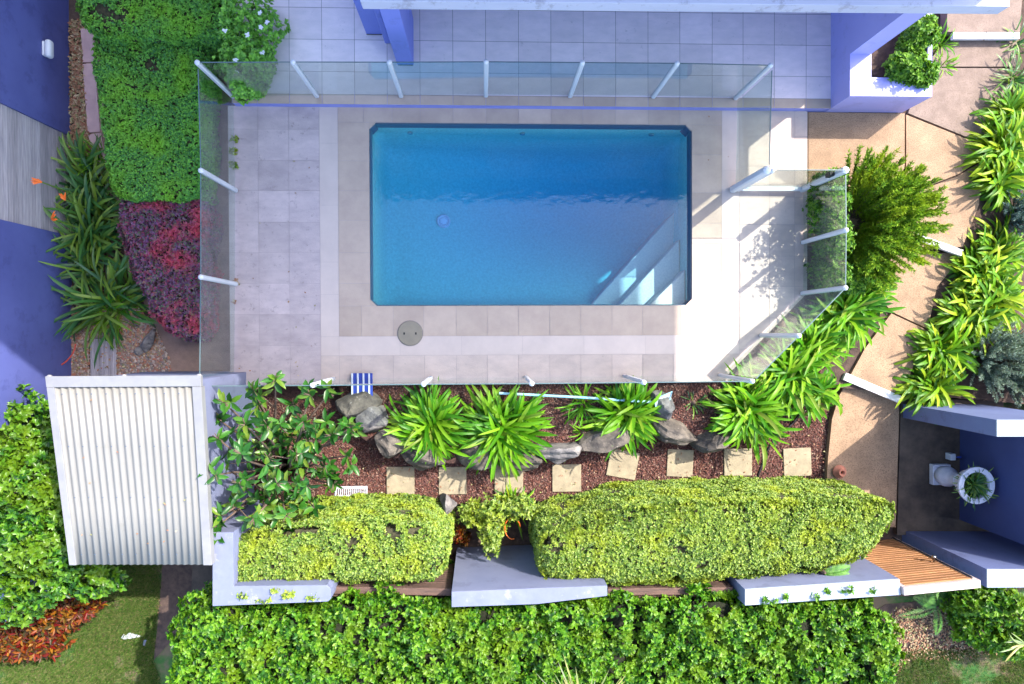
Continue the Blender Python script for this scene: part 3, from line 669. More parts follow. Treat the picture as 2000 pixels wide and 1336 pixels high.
def fence(label, pts, posts=None):
    w = [(*W(px, py, z), z) for px, py, z in pts]; c = w[len(w)//2]
    root = thing('pool_fence', (c[0], c[1], min(a[2] for a in w)), label, 'fence', 'glass fences round the pool')
    for i, a in enumerate(w):
        if posts is None or posts[i]:
            nb = w[i+1] if i+1 < len(w) else w[i-1]; post_at(root, a[0], a[1], a[2], math.atan2(nb[1]-a[1], nb[0]-a[0]))
    for a, b in zip(w[:-1], w[1:]): glass_between(root, a[:2], b[:2], a[2], b[2])
    return root
fence('run of clear glass panels on white posts along the upper terrace edge, seven posts', [(457, 190, .15), (620, 189, .15), (784, 189, .15), (949, 188, .15), (1113, 189, .15), (1275, 190, .15), (1435, 193, .15)])
fence('glass fence run on white posts along the left deck edge beside the hedges', [(459, 197, .15), (462, 373, 0), (462, 555, 0), (460, 737, 0)], [0, 1, 1, 0])
fence('glass fence run with white posts along the bottom deck edge above the rock bed', [(460, 741, 0), (652, 740, 0), (842, 738, 0), (1027, 737, 0), (1219, 735, 0), (1405, 733, 0)])
fence('glass fence run that turns the cut corner of the deck beside the feathery shrub', [(1409, 731, 0), (1485, 655, 0), (1565, 573, 0), (1566, 474, 0), (1565, 376, 0)], [0, 1, 1, 1, 0])
fence('single wide glass panel between terrace corner post and gate post', [(1437, 198, .15), (1434, 366, .0)], [0, 0])
a, b = W(1430, 371, 0), W(1565, 371, 0)
g = thing('pool_gate', (a[0], a[1], 0), 'glass pool gate with thick blue-white side posts and white bottom rail', 'gate')
post_at(g, a[0], a[1], 0, 0, .085); post_at(g, b[0], b[1], 0, 0, .075); post_at(g, a[0]+.075, a[1]-.002, 0, 0, .05, FH-.03)
glass_between(g, (a[0]+.09, a[1]), b, 0, 0, FH, .10)
mb = MB(); mb.box(a[0]+.1, b[0]-.04, a[1]-.028, a[1]+.028, .06, .10); mb.build('bottom_rail', M['white'], g, bevel=.004)
mb = MB(); mb.box(b[0]-.10, b[0]-.038, b[1]-.03, b[1]+.03, .86, .98); mb.build('latch', M['black'], g, bevel=.008)

# ================================================================== HOUSE AT THE TOP
WH = M['wall_house']
A = W(709, 18, 2.31); B = W(1948, 28, 2.31); SY = (A[1]+B[1])/2
house = thing('house', ((A[0]+B[0])/2, 5.5, 0.15), 'blue rendered two-storey house with a flat white terrace roof at the top of the picture', 'house')
mb = MB(); mb.prism([(A[0], A[1]), (B[0], B[1]), (B[0], 5.2), (A[0], 5.2)], 2.31, 2.48); mb.build('terrace_roof', M['slab'], house, bevel=.006)
mb = MB(); mb.box(-2.0, 5.1, 5.2, 11, .15, 2.48); mb.build('ground_floor', WH, house)
mb = MB(); mb.box(-2.0, 5.1, 3.4, 11, 2.4805, 6.5); mb.build('upper_floor', M['wall_upper'], house)
mb = MB(); mb.box(-2.38, 7.16, 3.0, 11.4, 6.5, 6.72); mb.build('main_roof', M['wall_upper'], house)
for x0 in (-1.4, 1.0, 3.2):
    mb = MB(); mb.box(x0, x0+1.5, 3.37, 3.41, 3.1, 5.4); wn = mb.build('window', M['win'], house)
    mb = MB(); mb.box(x0-.05, x0+1.55, 3.375, 3.405, 3.04, 3.1); mb.box(x0-.05, x0+1.55, 3.375, 3.405, 5.4, 5.46); mb.box(x0-.05, x0, 3.375, 3.405, 3.1, 5.4); mb.box(x0+1.5, x0+1.55, 3.375, 3.405, 3.1, 5.4); mb.build('frame', M['white'], wn)
p = W(776, 127, .15); p2 = W(808, 127, .15); p3 = W(808, 37, .15)
mb = MB(); mb.box(p[0], p2[0], p2[1], p3[1], .15, 2.31); mb.build('pillar', M['wall_planter_blue'] if 'wall_planter_blue' in M else WH, house, bevel=.006)
p = W(716, 67, .15); p2 = W(752, 67, .15); mb = MB(); mb.box(p[0], p2[0], p[1], 5.2, .15, 2.31); mb.build('pillar', WH, house)
p = W(751, 86, .15); p2 = W(765, 86, .15); mb = MB(); mb.box(p[0]+.003, p2[0], p[1], p[1]+.25, .15, 2.31); mb.build('pillar', WH, house, bevel=.02)
for (a_, b_) in ((W(716, 67, .15), W(752, 67, .15)), (W(778, 127, .15), W(807, 127, .15))):
    mb = MB(); mb.box(a_[0], b_[0], a_[1]-.006, a_[1]-.001, .15, .165); mb.build('skirting', M['darkmetal'], house)
# planter with pillar
PZ = .64; x0, x1 = 4.50, 5.53; y0, y1 = 2.89, 4.0
pl = thing('planter_box', (5.0, 3.4, 0), 'big square white rendered planter box beside the terrace, sunlit rim', 'planter')
i0, i1, j0 = W(1702, 150, PZ)[0], W(1812, 150, PZ)[0], W(1702, 151, PZ)[1]
mb = MB(); mb.box(x0, i0, y0, y1, 0, PZ); mb.box(i1, x1, y0, y1, 0, PZ); mb.box(i0, i1, y0, j0, 0, PZ); mb.box(i0, i1, y1-.15, y1, 0, PZ); mb.build('wall', M['wall_planter'], pl)
mb = MB(); mb.box(i0, i1, j0, y1-.15, .2, .5); mb.build('soil', M['soil'], pl)
px1_ = W(1700, 101, PZ)[0]
mb = MB(); mb.box(x0, px1_, 3.4, 5.2, PZ+.0005, 2.31); mb.box(x0, px1_, 4.001, 5.2, .0, PZ); mb.build('pillar', M['wall_planter'], house)
bush('planter_shrub', [(1785, 125, .9, .24, .20), (1803, 148, .75, .14, .12), (1760, 140, .65, .12, .08)], .5, 'l_shrub', 1100, 5, .060, .030, 'bushy bright green shrub in the near half of the white planter', six=True, group='shrubs in the planter')
bush('planter_shrub', [(1806, 58, .9, .18, .17), (1783, 86, .8, .13, .11)], .5, 'l_shrub', 800, 5, .060, .030, 'green shrub in the far half of the white planter against the roof edge', six=True, group='shrubs in the planter')
# ================================================================== NEIGHBOUR ON THE LEFT
LX = W(137, 250, -.3)[0]; yt = W(137, 265, -.3)[1]; yb = W(137, 461, -.3)[1]; ye = -1.05
nh = thing('neighbour_house', (LX-1, 1.5, -.3), 'dark blue rendered building with a weathered timber section along the left edge', 'house')
mb = MB(); mb.box(LX-3, LX, yt, 7, -.5, 5.5); mb.build('wall', M['wall_left'], nh)
mb = MB(); mb.box(LX-3, LX, ye, yb, -.5, 3.2); mb.build('wall', M['wall_left'], nh)
mb = MB(); mb.box(LX-3, LX-.06, yb+.001, yt-.001, -.5, 3.4); mb.build('recess', M['timber_dark'], nh)
mb = MB(); z = -.28
while z < 3.3:
    hh = .085; mb.box(LX-.059, LX-.018+random.uniform(-.002, .002), yb+.004, yt-.004, z, z+hh-.006); z += hh
mb.build('timber_screen', M['timber_grey'], nh)
c = W(87, 93, .3); t = thing('wall_lamp', (LX, c[1], .15), 'small white oval bulkhead lamp on the dark blue wall', 'lamp')
mb = MB(); mb.box(LX+.0005, LX+.03, c[1]-.09, c[1]+.09, .215, .295); mb.build('base_plate', M['white'], t, bevel=.02)
mb = MB(); mb.box(LX+.031, LX+.11, c[1]-.11, c[1]+.11, .20, .31); mb.build('diffuser', M['white'], t, bevel=.038, seg=4)
# rendered wall piece behind the corner tree
mb = MB(); mb.prism(WP([(-60, 1140), (10, 1215), (70, 1165), (60, 1100), (-60, 1090)], .3), -.52, .3); tag(mb.build('rendered_wall', M['wall_front'], bevel=.006), 'pale blue rendered wall end almost hidden under the corner tree', 'wall')

# ================================================================== SHED
z1, z2 = 1.75, 1.37; TL = W(90, 735, z1); TR = W(393, 733, z1); BL = W(137, 1103, z2); BR = W(415, 1103, z2)
sh = thing('garden_shed', ((TL[0]+BR[0])/2, (TL[1]+BR[1])/2, -.5), 'small lean-to shed with a cream corrugated sheet roof', 'shed')
nxc = 19*8+1; us = np.linspace(.045, .945, nxc); vs = [0.055, .35, .7, 1.0]; V = []
def bil(u, v): return ((TL[0]*(1-u)+TR[0]*u)*(1-v)+(BL[0]*(1-u)+BR[0]*u)*v, (TL[1]*(1-u)+TR[1]*u)*(1-v)+(BL[1]*(1-u)+BR[1]*u)*v, z1*(1-v)+z2*v)
for v in vs:
    for k, u in enumerate(us):
        x, y, z = bil(u, v); V.append((x, y, z+.011*math.cos(2*math.pi*k/8)-.004))
n_ = len(us); Fq = np.array([[j*n_+i, j*n_+i+1, (j+1)*n_+i+1, (j+1)*n_+i] for j in range(3) for i in range(n_-1)])[:, ::-1]
ro = npmesh('roof_sheet', V, Fq, M['roofsheet'], sh, smooth=True); sm = ro.modifiers.new('solid', 'SOLIDIFY'); sm.thickness = .003
def band(u0, u1, v0, v1, dz, th, name, mat='trim'):
    mb = MB(); b = [bil(u0, v1), bil(u1, v1), bil(u1, v0), bil(u0, v0)]
    mb.hexa([(x, y, z+dz-th) for x, y, z in b], [(x, y, z+dz) for x, y, z in b]); return mb.build(name, M[mat], sh, bevel=.004)
band(0, 1, 0.0, .055, .022, .06, 'ridge_flashing'); band(-.0, .05, .056, 1, .020, .05, 'barge_trim'); band(.94, 1.0, .056, 1, .020, .10, 'barge_trim')
for u in (.02, .5, .985):
    x, y, z = bil(u, 0.0); mb = MB(); mb.lathe(x, y-.01, [(.026, z-.02), (.026, z+.006), (.014, z+.016), (0, z+.017)], 14, cap=False); mb.build('flashing_cap', M['trim'], sh)
mb = MB()
for v in (.09, .36, .63, .94):
    for k in range(2, 152, 16):
        x, y, z = bil(us[min(k+6, nxc-1)], v); mb.lathe(x, y, [(.006, z+.005), (.006, z+.012), (.0, z+.013)], 6, cap=False)
rs_ = mb.build('roof_screws', M['steel'], sh); rs_['kind'] = 'stuff'
ip = [bil(.05, .03), bil(.93, .03), bil(.93, .93), bil(.05, .93)]
mb = MB(); mb.hexa([(x, y, -.52) for x, y, z in ip[::-1]], [(x, y, z-.03) for x, y, z in ip[::-1]]); mb.build('shed_wall', M['wall_front'], sh)
lv = []
for _ in range(16): lv.append(bil(random.uniform(.08, .92), random.uniform(.1, .97)))
lv = np.array(lv)+[0, 0, .012]; V, Fc = leaf_geo(lv, np.stack([RNG.normal(size=16), RNG.normal(size=16), np.zeros(16)], 1), np.tile([[0, 0, 1.]], (16, 1)), .03, .016, .2)
tag(npmesh('fallen_leaves', V, Fc, M['l_dry']), 'a few dead leaves lying on the corrugated shed roof', 'fallen leaves', kind='stuff')
# ================================================================== FRONT GARDEN WALLS
WZ = 1.25
def wall(name, top_px, ztop, label, mat='wall_front', zb=-.52, cap='wall_cap', group=None):
    w_ = WP(top_px, ztop); cx = sum(a[0] for a in w_)/len(w_); cy = sum(a[1] for a in w_)/len(w_)
    r = thing(name, (cx, cy, zb), label, 'wall', group)
    mb = MB(); mb.prism(w_, zb, ztop-.02); mb.build('wall_body', M[mat], r)
    e = [(cx+(x-cx)*1.0, cy+(y-cy)*1.0) for x, y in w_]
    mb = MB(); mb.prism(e, ztop-.0195, ztop); mb.build('wall_top', M[cap], r, bevel=.004); return r
wall('garden_wall', [(415, 1040), (455, 1040), (456, 1145), (638, 1143), (646, 1150), (646, 1170), (640, 1175), (415, 1184)], WZ, 'L-shaped pale blue rendered wall that runs from the shed corner to the dark sleepers')
wall('garden_wall', [(882, 1156), (1050, 1149), (1186, 1144), (1186, 1164), (1050, 1180), (882, 1186)], WZ, 'wide pale blue rendered wall block standing between the two clipped lime hedges')
wall('garden_wall', [(1455, 1151), (1757, 1131), (1760, 1162), (1455, 1183)], WZ, 'pale blue rendered wall with leafy sprigs on top, left of the timber gate', cap='cap_white')
def sleeper(a, b, zt, label):
    A, B = W(*a, zt), W(*b, zt); r = thing('timber_edging', ((A[0]+B[0])/2, (A[1]+B[1])/2, -.5), label, 'timber edging')
    for k in range(4):
        mb = MB(); mb.prism([(A[0], A[1]-.085), (B[0], B[1]-.085), (B[0], B[1]), (A[0], A[1])], zt-.2*(k+1)+.006, zt-.2*k); mb.build('sleeper', M['timber_dark'], r, bevel=.008)
    A2, B2 = (A[0], A[1]-.2), (B[0], B[1]-.2)
    mb = MB(); mb.box(A[0]+.01, B[0]-.01, A[1]-.13, A[1]-.09, -.5, zt-.05); mb.build('retaining_post', M['timber_dark'], r)
sleeper((647, 1146), (881, 1150), .95, 'dark weathered timber sleepers in front of the left clipped hedge')
sleeper((1187, 1150), (1432, 1147), .95, 'reddish brown timber sleepers in front of the right clipped hedge')
# gate
ga, gb = W(1765, 1148, 1.3), W(1915, 1133, 1.3)
tg = thing('timber_gate', ((ga[0]+gb[0])/2, ga[1], -.42), 'warm brown slatted timber gate with pinkish top rail between rendered walls', 'gate')
d_ = Vector((gb[0]-ga[0], gb[1]-ga[1])).normalized(); n_ = Vector((-d_.y, d_.x))
def gbox(u0, u1, t0, t1, za, zb_, name, mat, bev=.003):
    p0 = Vector(ga)+d_*u0; p1 = Vector(ga)+d_*u1; mb = MB()
    mb.prism([tuple(p0+n_*t0), tuple(p1+n_*t0), tuple(p1+n_*t1), tuple(p0+n_*t1)], za, zb_); return mb.build(name, M[mat], tg, bevel=bev)
GL = (Vector(gb)-Vector(ga)).length
gbox(0, GL, -.09, -.0, 1.24, 1.30, 'top_rail', 'timber_frame')
gbox(0, .05, -.05, 0.0, -.42, 1.239, 'stile', 'timber_frame'); gbox(GL-.05, GL, -.05, 0.0, -.42, 1.239, 'stile', 'timber_frame')
mb = MB(); z = -.38
while z < 1.19:
    p0 = Vector(ga)+d_*.052; p1 = Vector(ga)+d_*(GL-.052)
    mb.prism([tuple(p0-n_*.03), tuple(p1-n_*.03), tuple(p1+n_*.0), tuple(p0+n_*.0)], z, z+.054); z += .070
mb.build('slat_panel', M['timber_warm'], tg, bevel=.003)
mb = MB(); mb.prism([tuple(p0-n_*.045), tuple(p1-n_*.045), tuple(p1-n_*.032), tuple(p0-n_*.032)], -.38, 1.2); mb.build('backing', M['timber_dark'], tg)
gbox(GL-.048, GL-.030, .001, .012, -.40, 1.22, 'edge_strip', 'darkmetal')
p0 = Vector(ga)+d_*(GL-.11); mb = MB(); mb.tube([(p0.x, p0.y+.002, .62), (p0.x, p0.y+.05, .62), (p0.x, p0.y+.055, .62)], [.012, .012, .03], 12); mb.tube([(p0.x, p0.y+.056, .62), (p0.x, p0.y+.085, .62)], [.032, .022], 14); mb.build('door_knob', M['steel'], tg, smooth=True)
# court walls
CZ = 1.49
wall('court_wall', [(1928, 1112), (2130, 1112), (2130, 1147), (1928, 1148)], WZ+.03, 'thick pale wall right of the timber gate with a white top', 'wall_court', cap='cap_white')
wall('court_wall', [(1947, 820), (2130, 820), (2130, 853), (1947, 853)], CZ, 'rendered wall between the silvery shrub and the dark courtyard, white cap at its end', 'wall_court', cap='cap_white')
bx = 6.55; mb = MB(); mb.box(bx, bx+2.5, -2.60, -1.15, -.5, CZ-.003); tag(mb.build('blue_building', M['wall_court_shaded']), 'blue rendered building wall in shade, closing the dark courtyard', 'building')

# ================================================================== COURTYARD THINGS
a = W(1832, 925, zC); t = thing('urn_planter', (a[0], a[1], zC), 'white pedestal urn holding a trailing green plant in the dark courtyard', 'urn')
mb = MB(); mb.box(a[0]-.125, a[0]+.125, a[1]-.14, a[1]+.14, zC, zC+.09); mb.build('plinth', M['urn'], t, bevel=.008)
x, y = a[0]+.0, a[1]; mb = MB(); mb.lathe(x, y, [(.12, zC+.0905), (.125, zC+.14), (.14, zC+.18), (.13, zC+.24), (.10, zC+.29), (.085, zC+.36), (.09, zC+.44), (.10, zC+.47)], 32); mb.build('column', M['urn'], t, smooth=True)
U = zC+.48; mb = MB(); mb.lathe(x, y, [(.07, U), (.11, U+.04), (.17, U+.12), (.20, U+.22), (.235, U+.27), (.235, U+.30), (.17, U+.30), (.165, U+.20), (.0, U+.19)], 36, cap=False); mb.build('bowl', M['urn'], t, smooth=False)
n = 260; th = RNG.uniform(0, 6.283, n); r_ = RNG.uniform(0, .15, n); B_ = np.stack([x+r_*np.cos(th), y+r_*np.sin(th), np.full(n, U+.2)], 1)
V, Q = ribbons(B_, th+RNG.normal(0, .5, n), RNG.uniform(.08, .24, n), np.full(n, .013), RNG.uniform(.6, 1.4, n), RNG.uniform(.5, 2.2, n)); npmesh('trailing_plant', V, Q, M['l_strel'], t)
a = W(1853, 890, zC); t = thing('garden_tap', (a[0], a[1], zC), 'small white tap box with blue handle on the courtyard floor beside the urn', 'tap')
mb = MB(); mb.box(a[0]-.05, a[0]+.02, a[1]-.045, a[1]+.045, zC, zC+.12); mb.build('box', M['white'], t, bevel=.005)
mb = MB(); mb.tube([(a[0]+.02, a[1], zC+.09), (a[0]+.07, a[1]-.01, zC+.10), (a[0]+.075, a[1]-.05, zC+.05)], .013, 8); mb.build('spout', M['steel'], t)
mb = MB(); mb.box(a[0]+.03, a[0]+.09, a[1]-.012, a[1]+.012, zC+.12, zC+.135); mb.build('handle', M['blue'], t, bevel=.004)
a = W(1637, 920, zC); t = thing('clay_pot', (a[0], a[1], zC), 'small round terracotta pot on the path edge near the right hedge', 'pot')
mb = MB(); mb.lathe(a[0], a[1], [(.06, zC), (.09, zC+.03), (.092, zC+.045), (.06, zC+.05), (.055, zC+.10), (.045, zC+.12), (.025, zC+.115), (.02, zC+.07)], 24, cap=False); mb.build('body', M['terracotta'], t, smooth=True)
mb = MB(); mb.lathe(a[0], a[1], [(.05, zC+.121), (.05, zC+.128), (.028, zC+.128)], 24, cap=False); mb.build('rim', M['terracotta'], t)

# ================================================================== ROCKS, PAVERS, SMALL THINGS
rk = [(706, 786, .25, .20, .34, .3, 'flat grey rock under the blue striped board'), (730, 822, .22, .17, .30, .9, 'pale-topped grey rock left of the strap-leaf clumps'),
      (765, 858, .26, .17, .28, -.7, 'dark rock wedge below the left strap-leaf clump'), (822, 885, .32, .17, .30, -.35, 'long sloping rock below the left strap-leaf clump'),
      (925, 890, .30, .18, .27, .05, 'dark rock hidden under the second strap-leaf clump'), (1020, 892, .26, .15, .26, .0, 'low grey rock at the right of the second strap-leaf clump'),
      (1092, 880, .27, .15, .27, .05, 'sunlit pale rock in the middle of the rock row'), (1180, 858, .33, .17, .28, .35, 'large curved rock under the third strap-leaf clump'),
      (1288, 790, .15, .24, .36, .2, 'upright white-grey rock at the pool net head'), (1318, 842, .33, .17, .28, -.35, 'broad grey rock between the pool net and right clump'),
      (1400, 858, .30, .15, .26, .25, 'low bluish rock at the left foot of the right clump')]
for i, (px_, py_, a_, b_, h_, r_, lab) in enumerate(rk):
    rock('retaining_rock', px_, py_, -.42, a_*1.32, b_*1.35, h_+.14, r_, 'rock_pale' if i in (1, 6, 8) else 'rock', lab, 'rocks edging the raised bed', seed=i+3)
rock('rock', 873, 984, -.42, .14, .16, .3, .3, 'rock_pale', 'single pale rock beside the left clipped hedge', seed=31)
rock('rock', 290, 664, -.3, .10, .16, .16, -.3, 'rock_pale', 'larger grey rock in the river pebbles', seed=33); rock('rock', 268, 686, -.3, .09, .08, .11, .2, 'rock_pale', 'smaller grey rock in the river pebbles', seed=35)
pav = [(782, 939, 54, 54, 0), (884, 939, 54, 54, 0), (994, 936, 56, 54, -1), (1107, 934, 57, 54, 0), (1217, 907, 58, 54, -11), (1329, 905, 52, 54, -3), (1442, 903, 56, 54, 0), (1558, 903, 56, 56, 2)]
wd_ = ['first from the left', 'second from the left', 'third from the left', 'fourth from the left', 'fifth, turned askew', 'sixth, in dappled shade', 'seventh, left of the black hose', 'last on the right']
for (px_, py_, a_, b_, r_), ww in zip(pav, wd_):
    c = W(px_, py_, -.36); s1, s2 = a_/145/2, b_/145/2; ca, sa = math.cos(math.radians(r_)), math.sin(math.radians(r_))
    mb = MB(); mb.prism([(c[0]+u*s1*ca-v*s2*sa, c[1]+u*s1*sa+v*s2*ca) for u, v in ((-1, -1), (1, -1), (1, 1), (-1, 1))], -.42, -.365+random.uniform(-.004, .004))
    tag(mb.build('stepping_stone', M['paver'], bevel=.006), 'square buff stepping stone in red mulch, %s' % ww, 'stepping stone', 'stepping stones in the mulch')
# drain grate
a, b = W(656, 950, -.385), W(716, 968, -.385); t = thing('drain_grate', ((a[0]+b[0])/2, (a[1]+b[1])/2, -.41), 'slotted pale drain grate in the mulch above the left hedge', 'drain')
mb = MB(); mb.box(a[0], b[0], b[1], b[1]+.012, -.40, -.37); mb.box(a[0], b[0], a[1]-.03, a[1], -.40, -.37); mb.box(a[0]-.012, a[0], b[1], a[1], -.40, -.37); mb.box(b[0], b[0]+.012, b[1], a[1], -.40, -.37); mb.build('frame', M['urn'], t)
mb = MB(); k = 0; x = a[0]+.006
while x < b[0]-.01: mb.box(x, x+.009, b[1]+.013, a[1]-.031, -.395, -.374); x += .027
mb.build('grate_bars', M['urn'], t)
mb = MB(); mb.box(a[0], b[0], b[1]+.0125, a[1]-.0305, -.402, -.396); mb.build('sump', M['black'], t)
# blue striped board
a = W(684, 752, .12); b = W(727, 775, .10); t = thing('striped_board', ((a[0]+b[0])/2, (a[1]+b[1])/2, 0.02), 'blue board with four white strips lying on the rock under the deck edge', 'board')
mb = MB(); mb.box(a[0], b[0], b[1], b[1]+.30, .04, .07); mb.build('board', M['blue'], t, bevel=.008)
for k in range(4):
    x = a[0]+.006+k*(b[0]-a[0]-.03)/3.4; mb = MB(); mb.box(x, x+.022, b[1]-.01, b[1]+.30, .0705, .085); mb.build('strip', M['white'], t, bevel=.003)
mb = MB(); x = a[0]+.115; mb.box(x, x+.03, b[1]-.07, b[1]+.02, .086, .10); mb.build('tongue', M['skyblue'], t, bevel=.006)
# pool net
a, b = (*W(975, 768, .12), .12), (*W(1281, 786, .10), .10); t = thing('leaf_skimmer', (b[0], b[1], -.1), 'light blue pool pole with a net head lying behind the strap-leaf plants', 'pool net')
mb = MB(); mb.tube([a, ((a[0]+b[0])/2, (a[1]+b[1])/2+.01, .13), b], .016, 10); mb.build('pole', M['skyblue'], t)
q4 = [W(1278, 780, .12), W(1313, 765, .12), W(1308, 780, .12), W(1296, 806, .12), W(1282, 800, .12)]
mb = MB(); mb.tube([(*p_, .12) for p_ in q4+[q4[0]]], .009, 8); mb.build('net_frame', M['skyblue'], t)
mb = MB(); mb.prism(q4, .105, .112); mb.build('net', M['net'], t)
# hoses
def spline(pts, z):
    w_ = [Vector((*W(a, b, z), z)) for a, b in pts]; out = []
    for i in range(len(w_)-1):
        p0, p1, p2, p3 = w_[max(i-1, 0)], w_[i], w_[i+1], w_[min(i+2, len(w_)-1)]
        for k in range(6):
            s = k/6; out.append(tuple(0.5*((2*p1)+(p2-p0)*s+(2*p0-5*p1+4*p2-p3)*s*s+(3*p1-p0-3*p2+p3)*s**3)))
    return out+[tuple(w_[-1])]
mb = MB(); mb.tube(spline([(1590, 790), (1565, 808), (1545, 830), (1515, 856), (1497, 885), (1480, 932)], -.375), .014, 8); tag(mb.build('garden_hose', M['black'], smooth=True), 'thin black hose curving through the red mulch', 'hose')
r = thing('hose_reel', (*W(95, 718, -.2), -.3), 'red hose end with a red and white nozzle on the left wall corner', 'hose')
mb = MB(); mb.tube(spline([(148, 672), (141, 692), (124, 710), (106, 717)], -.05), .010, 8); mb.build('hose', M['hosered'], r, smooth=True)
c = W(84, 718, .0); mb = MB(); mb.lathe(c[0], c[1], [(.03, -.1), (.04, -.02), (.045, .02), (.02, .05)], 12); mb.build('nozzle', M['hosered'], r)
c = W(98, 720, .0); mb = MB(); mb.lathe(c[0], c[1], [(.022, -.1), (.025, -.02), (.012, .02)], 12); mb.build('connector', M['white'], r)
# boardwalk
a, b = W(176, 662, -.25), W(227, 745, -.25); t = thing('boardwalk', ((a[0]+b[0])/2, (a[1]+b[1])/2, -.3), 'short ribbed grey timber walk beside the river pebbles', 'boardwalk')
n = 16; wx = (b[0]-a[0])/n; mb = MB()
for k in range(n): mb.box(a[0]+k*wx, a[0]+(k+.72)*wx, b[1], a[1], -.262, -.25)
mb.box(a[0], b[0], b[1]+.002, a[1]-.002, -.29, -.2625); mb.build('ribbed_board', M['timber_grey'], t)
# grey stone beam by the shed
mb = MB(); mb.prism(WP([(398, 778), (466, 764), (469, 778), (398, 796)], -.1), -.5, -.1); tag(mb.build('stone_beam', M['rock'], bevel=.01), 'grey stone kerb between shed and deck corner', 'kerb')
# torn white board on lawn
mb = MB(); mb.prism(WP([(236, 1246), (241, 1239), (246, 1241), (252, 1236), (277, 1243), (262, 1246), (243, 1249)], -.49), -.51, -.49); tag(mb.build('board_scrap', M['white']), 'torn white board scrap lying on the left lawn', 'board')
mb = MB(); mb.prism(WP([(280, 1250), (287, 1248), (283, 1262), (279, 1260)], -.49), -.51, -.49); tag(mb.build('board_scrap', M['wall_front']), 'small bluish board scrap right of the white one on the lawn', 'board')

# ================================================================== HEDGES AND PLANTS
hz = .42
hedge('clipped_hedge', HP([(180, 50), (428, 50), (424, 130), (412, 200), (412, 398), (330, 402), (216, 385), (203, 300), (190, 200), (176, 120)], hz, 0), -.3, hz, M['l_hedge'], M['twig'], 3600, .028, .017,
      'long bright green box hedge between the left path and the glass fence', rr=.10, amp=.03, wl=.4, k=4, gaps=.22)
hedge('clipped_hedge', WP([(143, -80), (432, -80), (430, 60), (420, 68), (175, 68), (146, 30)], .7), -.3, .7, M['l_hedge'], M['twig'], 3600, .028, .017,
      'taller block of box hedge in the top left corner', rr=.12, amp=.03, wl=.4, k=4, gaps=.35)
hedge('red_hedge', HP([(222, 384), (412, 392), (412, 672), (345, 655), (290, 605), (252, 520), (232, 450)], .3, 0), -.3, .3, M['l_red'], M['twig_red'], 1900, .042, .022,
      'purple and red leaved hedge below the green box hedge', rr=.15, amp=.04, wl=.35, k=5, gaps=.15)
bush('flowering_shrub', [(470, 20, .95, .32, .34), (455, 95, .85, .25, .26), (490, 110, .7, .16, .22), (462, 150, .7, .15, .16), (490, 165, .5, .10, .08)], -.1, 'l_flow', 2600, 5, .05, .032, 'loose green shrub with small white flowers over the terrace corner', shell=.45, six=True)
for k, (pa, pb, z, wh_) in enumerate(((509, 26, .9, 'outermost white flower at the tip of the terrace corner shrub'), (522, 44, .8, 'white flower hanging furthest over the terrace tiles'), (509, 53, .9, 'white flower just below the outermost one on the terrace corner shrub'), (484, 68, .95, 'white flower in the middle of the terrace corner shrub'),
        (513, 103, .7, 'lone white flower over the tiles above the glass edge'), (460, 117, .8, 'white flower right above the glass edge in the corner shrub'), (461, 140, .7, 'white flower seen through the glass at the corner post'), (440, 60, .95, 'white flower nearest the tall hedge block'))):
    p_ = (*W(pa, pb, z), z); V, Fc = rosettes(np.array([p_]), np.array([[0, 0, 1.]]), 6, .035, .025, .3, six=True)
    o = npmesh('flower', V, Fc, M['petal']); tag(o, wh_, 'flower', 'white flowers on the corner shrub')
lz = 1.1
hedge('lime_hedge', HP([(440, 1030), (500, 1000), (560, 985), (650, 972), (760, 966), (850, 972), (874, 1000), (880, 1060), (872, 1120), (845, 1140), (720, 1138), (560, 1143), (446, 1160), (438, 1090)], lz, -.3), -.4, lz, M['l_lime'], M['twig'], 2800, .034, .020,
      'lime green hedge, thin and twiggy at its lower edge, right of the shed', rr=.16, amp=.035, wl=.35, k=5, gaps=.45)
hedge('lime_hedge', [W(*p_) for p_ in ((1052, 1100, 1.1), (1048, 1045, .9), (1062, 1010, .4), (1110, 978, -.1), (1180, 947, -.3), (1300, 938, -.3), (1500, 935, -.3), (1600, 937, -.25), (1665, 950, .1), (1712, 975, .6), (1740, 1005, .9), (1748, 1040, 1.1), (1715, 1090, 1.1), (1640, 1118, 1.1), (1500, 1135, 1.1), (1300, 1150, 1.1), (1180, 1152, 1.1), (1060, 1145, 1.1))], -.4, 1.1, M['l_lime'], M['twig'], 3000, .033, .019,
      'large dense lime green hedge with rounded ends above the front wall', rr=.32, amp=.032, wl=.4, k=5, gaps=.2)
hedge('tall_hedge', WP([(345, 1215), (385, 1170), (470, 1185), (560, 1195), (640, 1180), (760, 1165), (860, 1185), (960, 1195), (1100, 1180), (1180, 1170), (1300, 1180), (1430, 1175), (1560, 1185), (1690, 1180), (1735, 1200), (1762, 1260), (1758, 1420), (320, 1420), (330, 1280)], 1.15), -.5, 1.15, M['l_big'], M['core_shade'], 820, .060, .033,
      'deep glossy green hedge across the bottom edge outside the wall', rr=.2, amp=.13, wl=.36, k=7, gaps=.62, six=True, sink=.18, layers=2, up=.45)
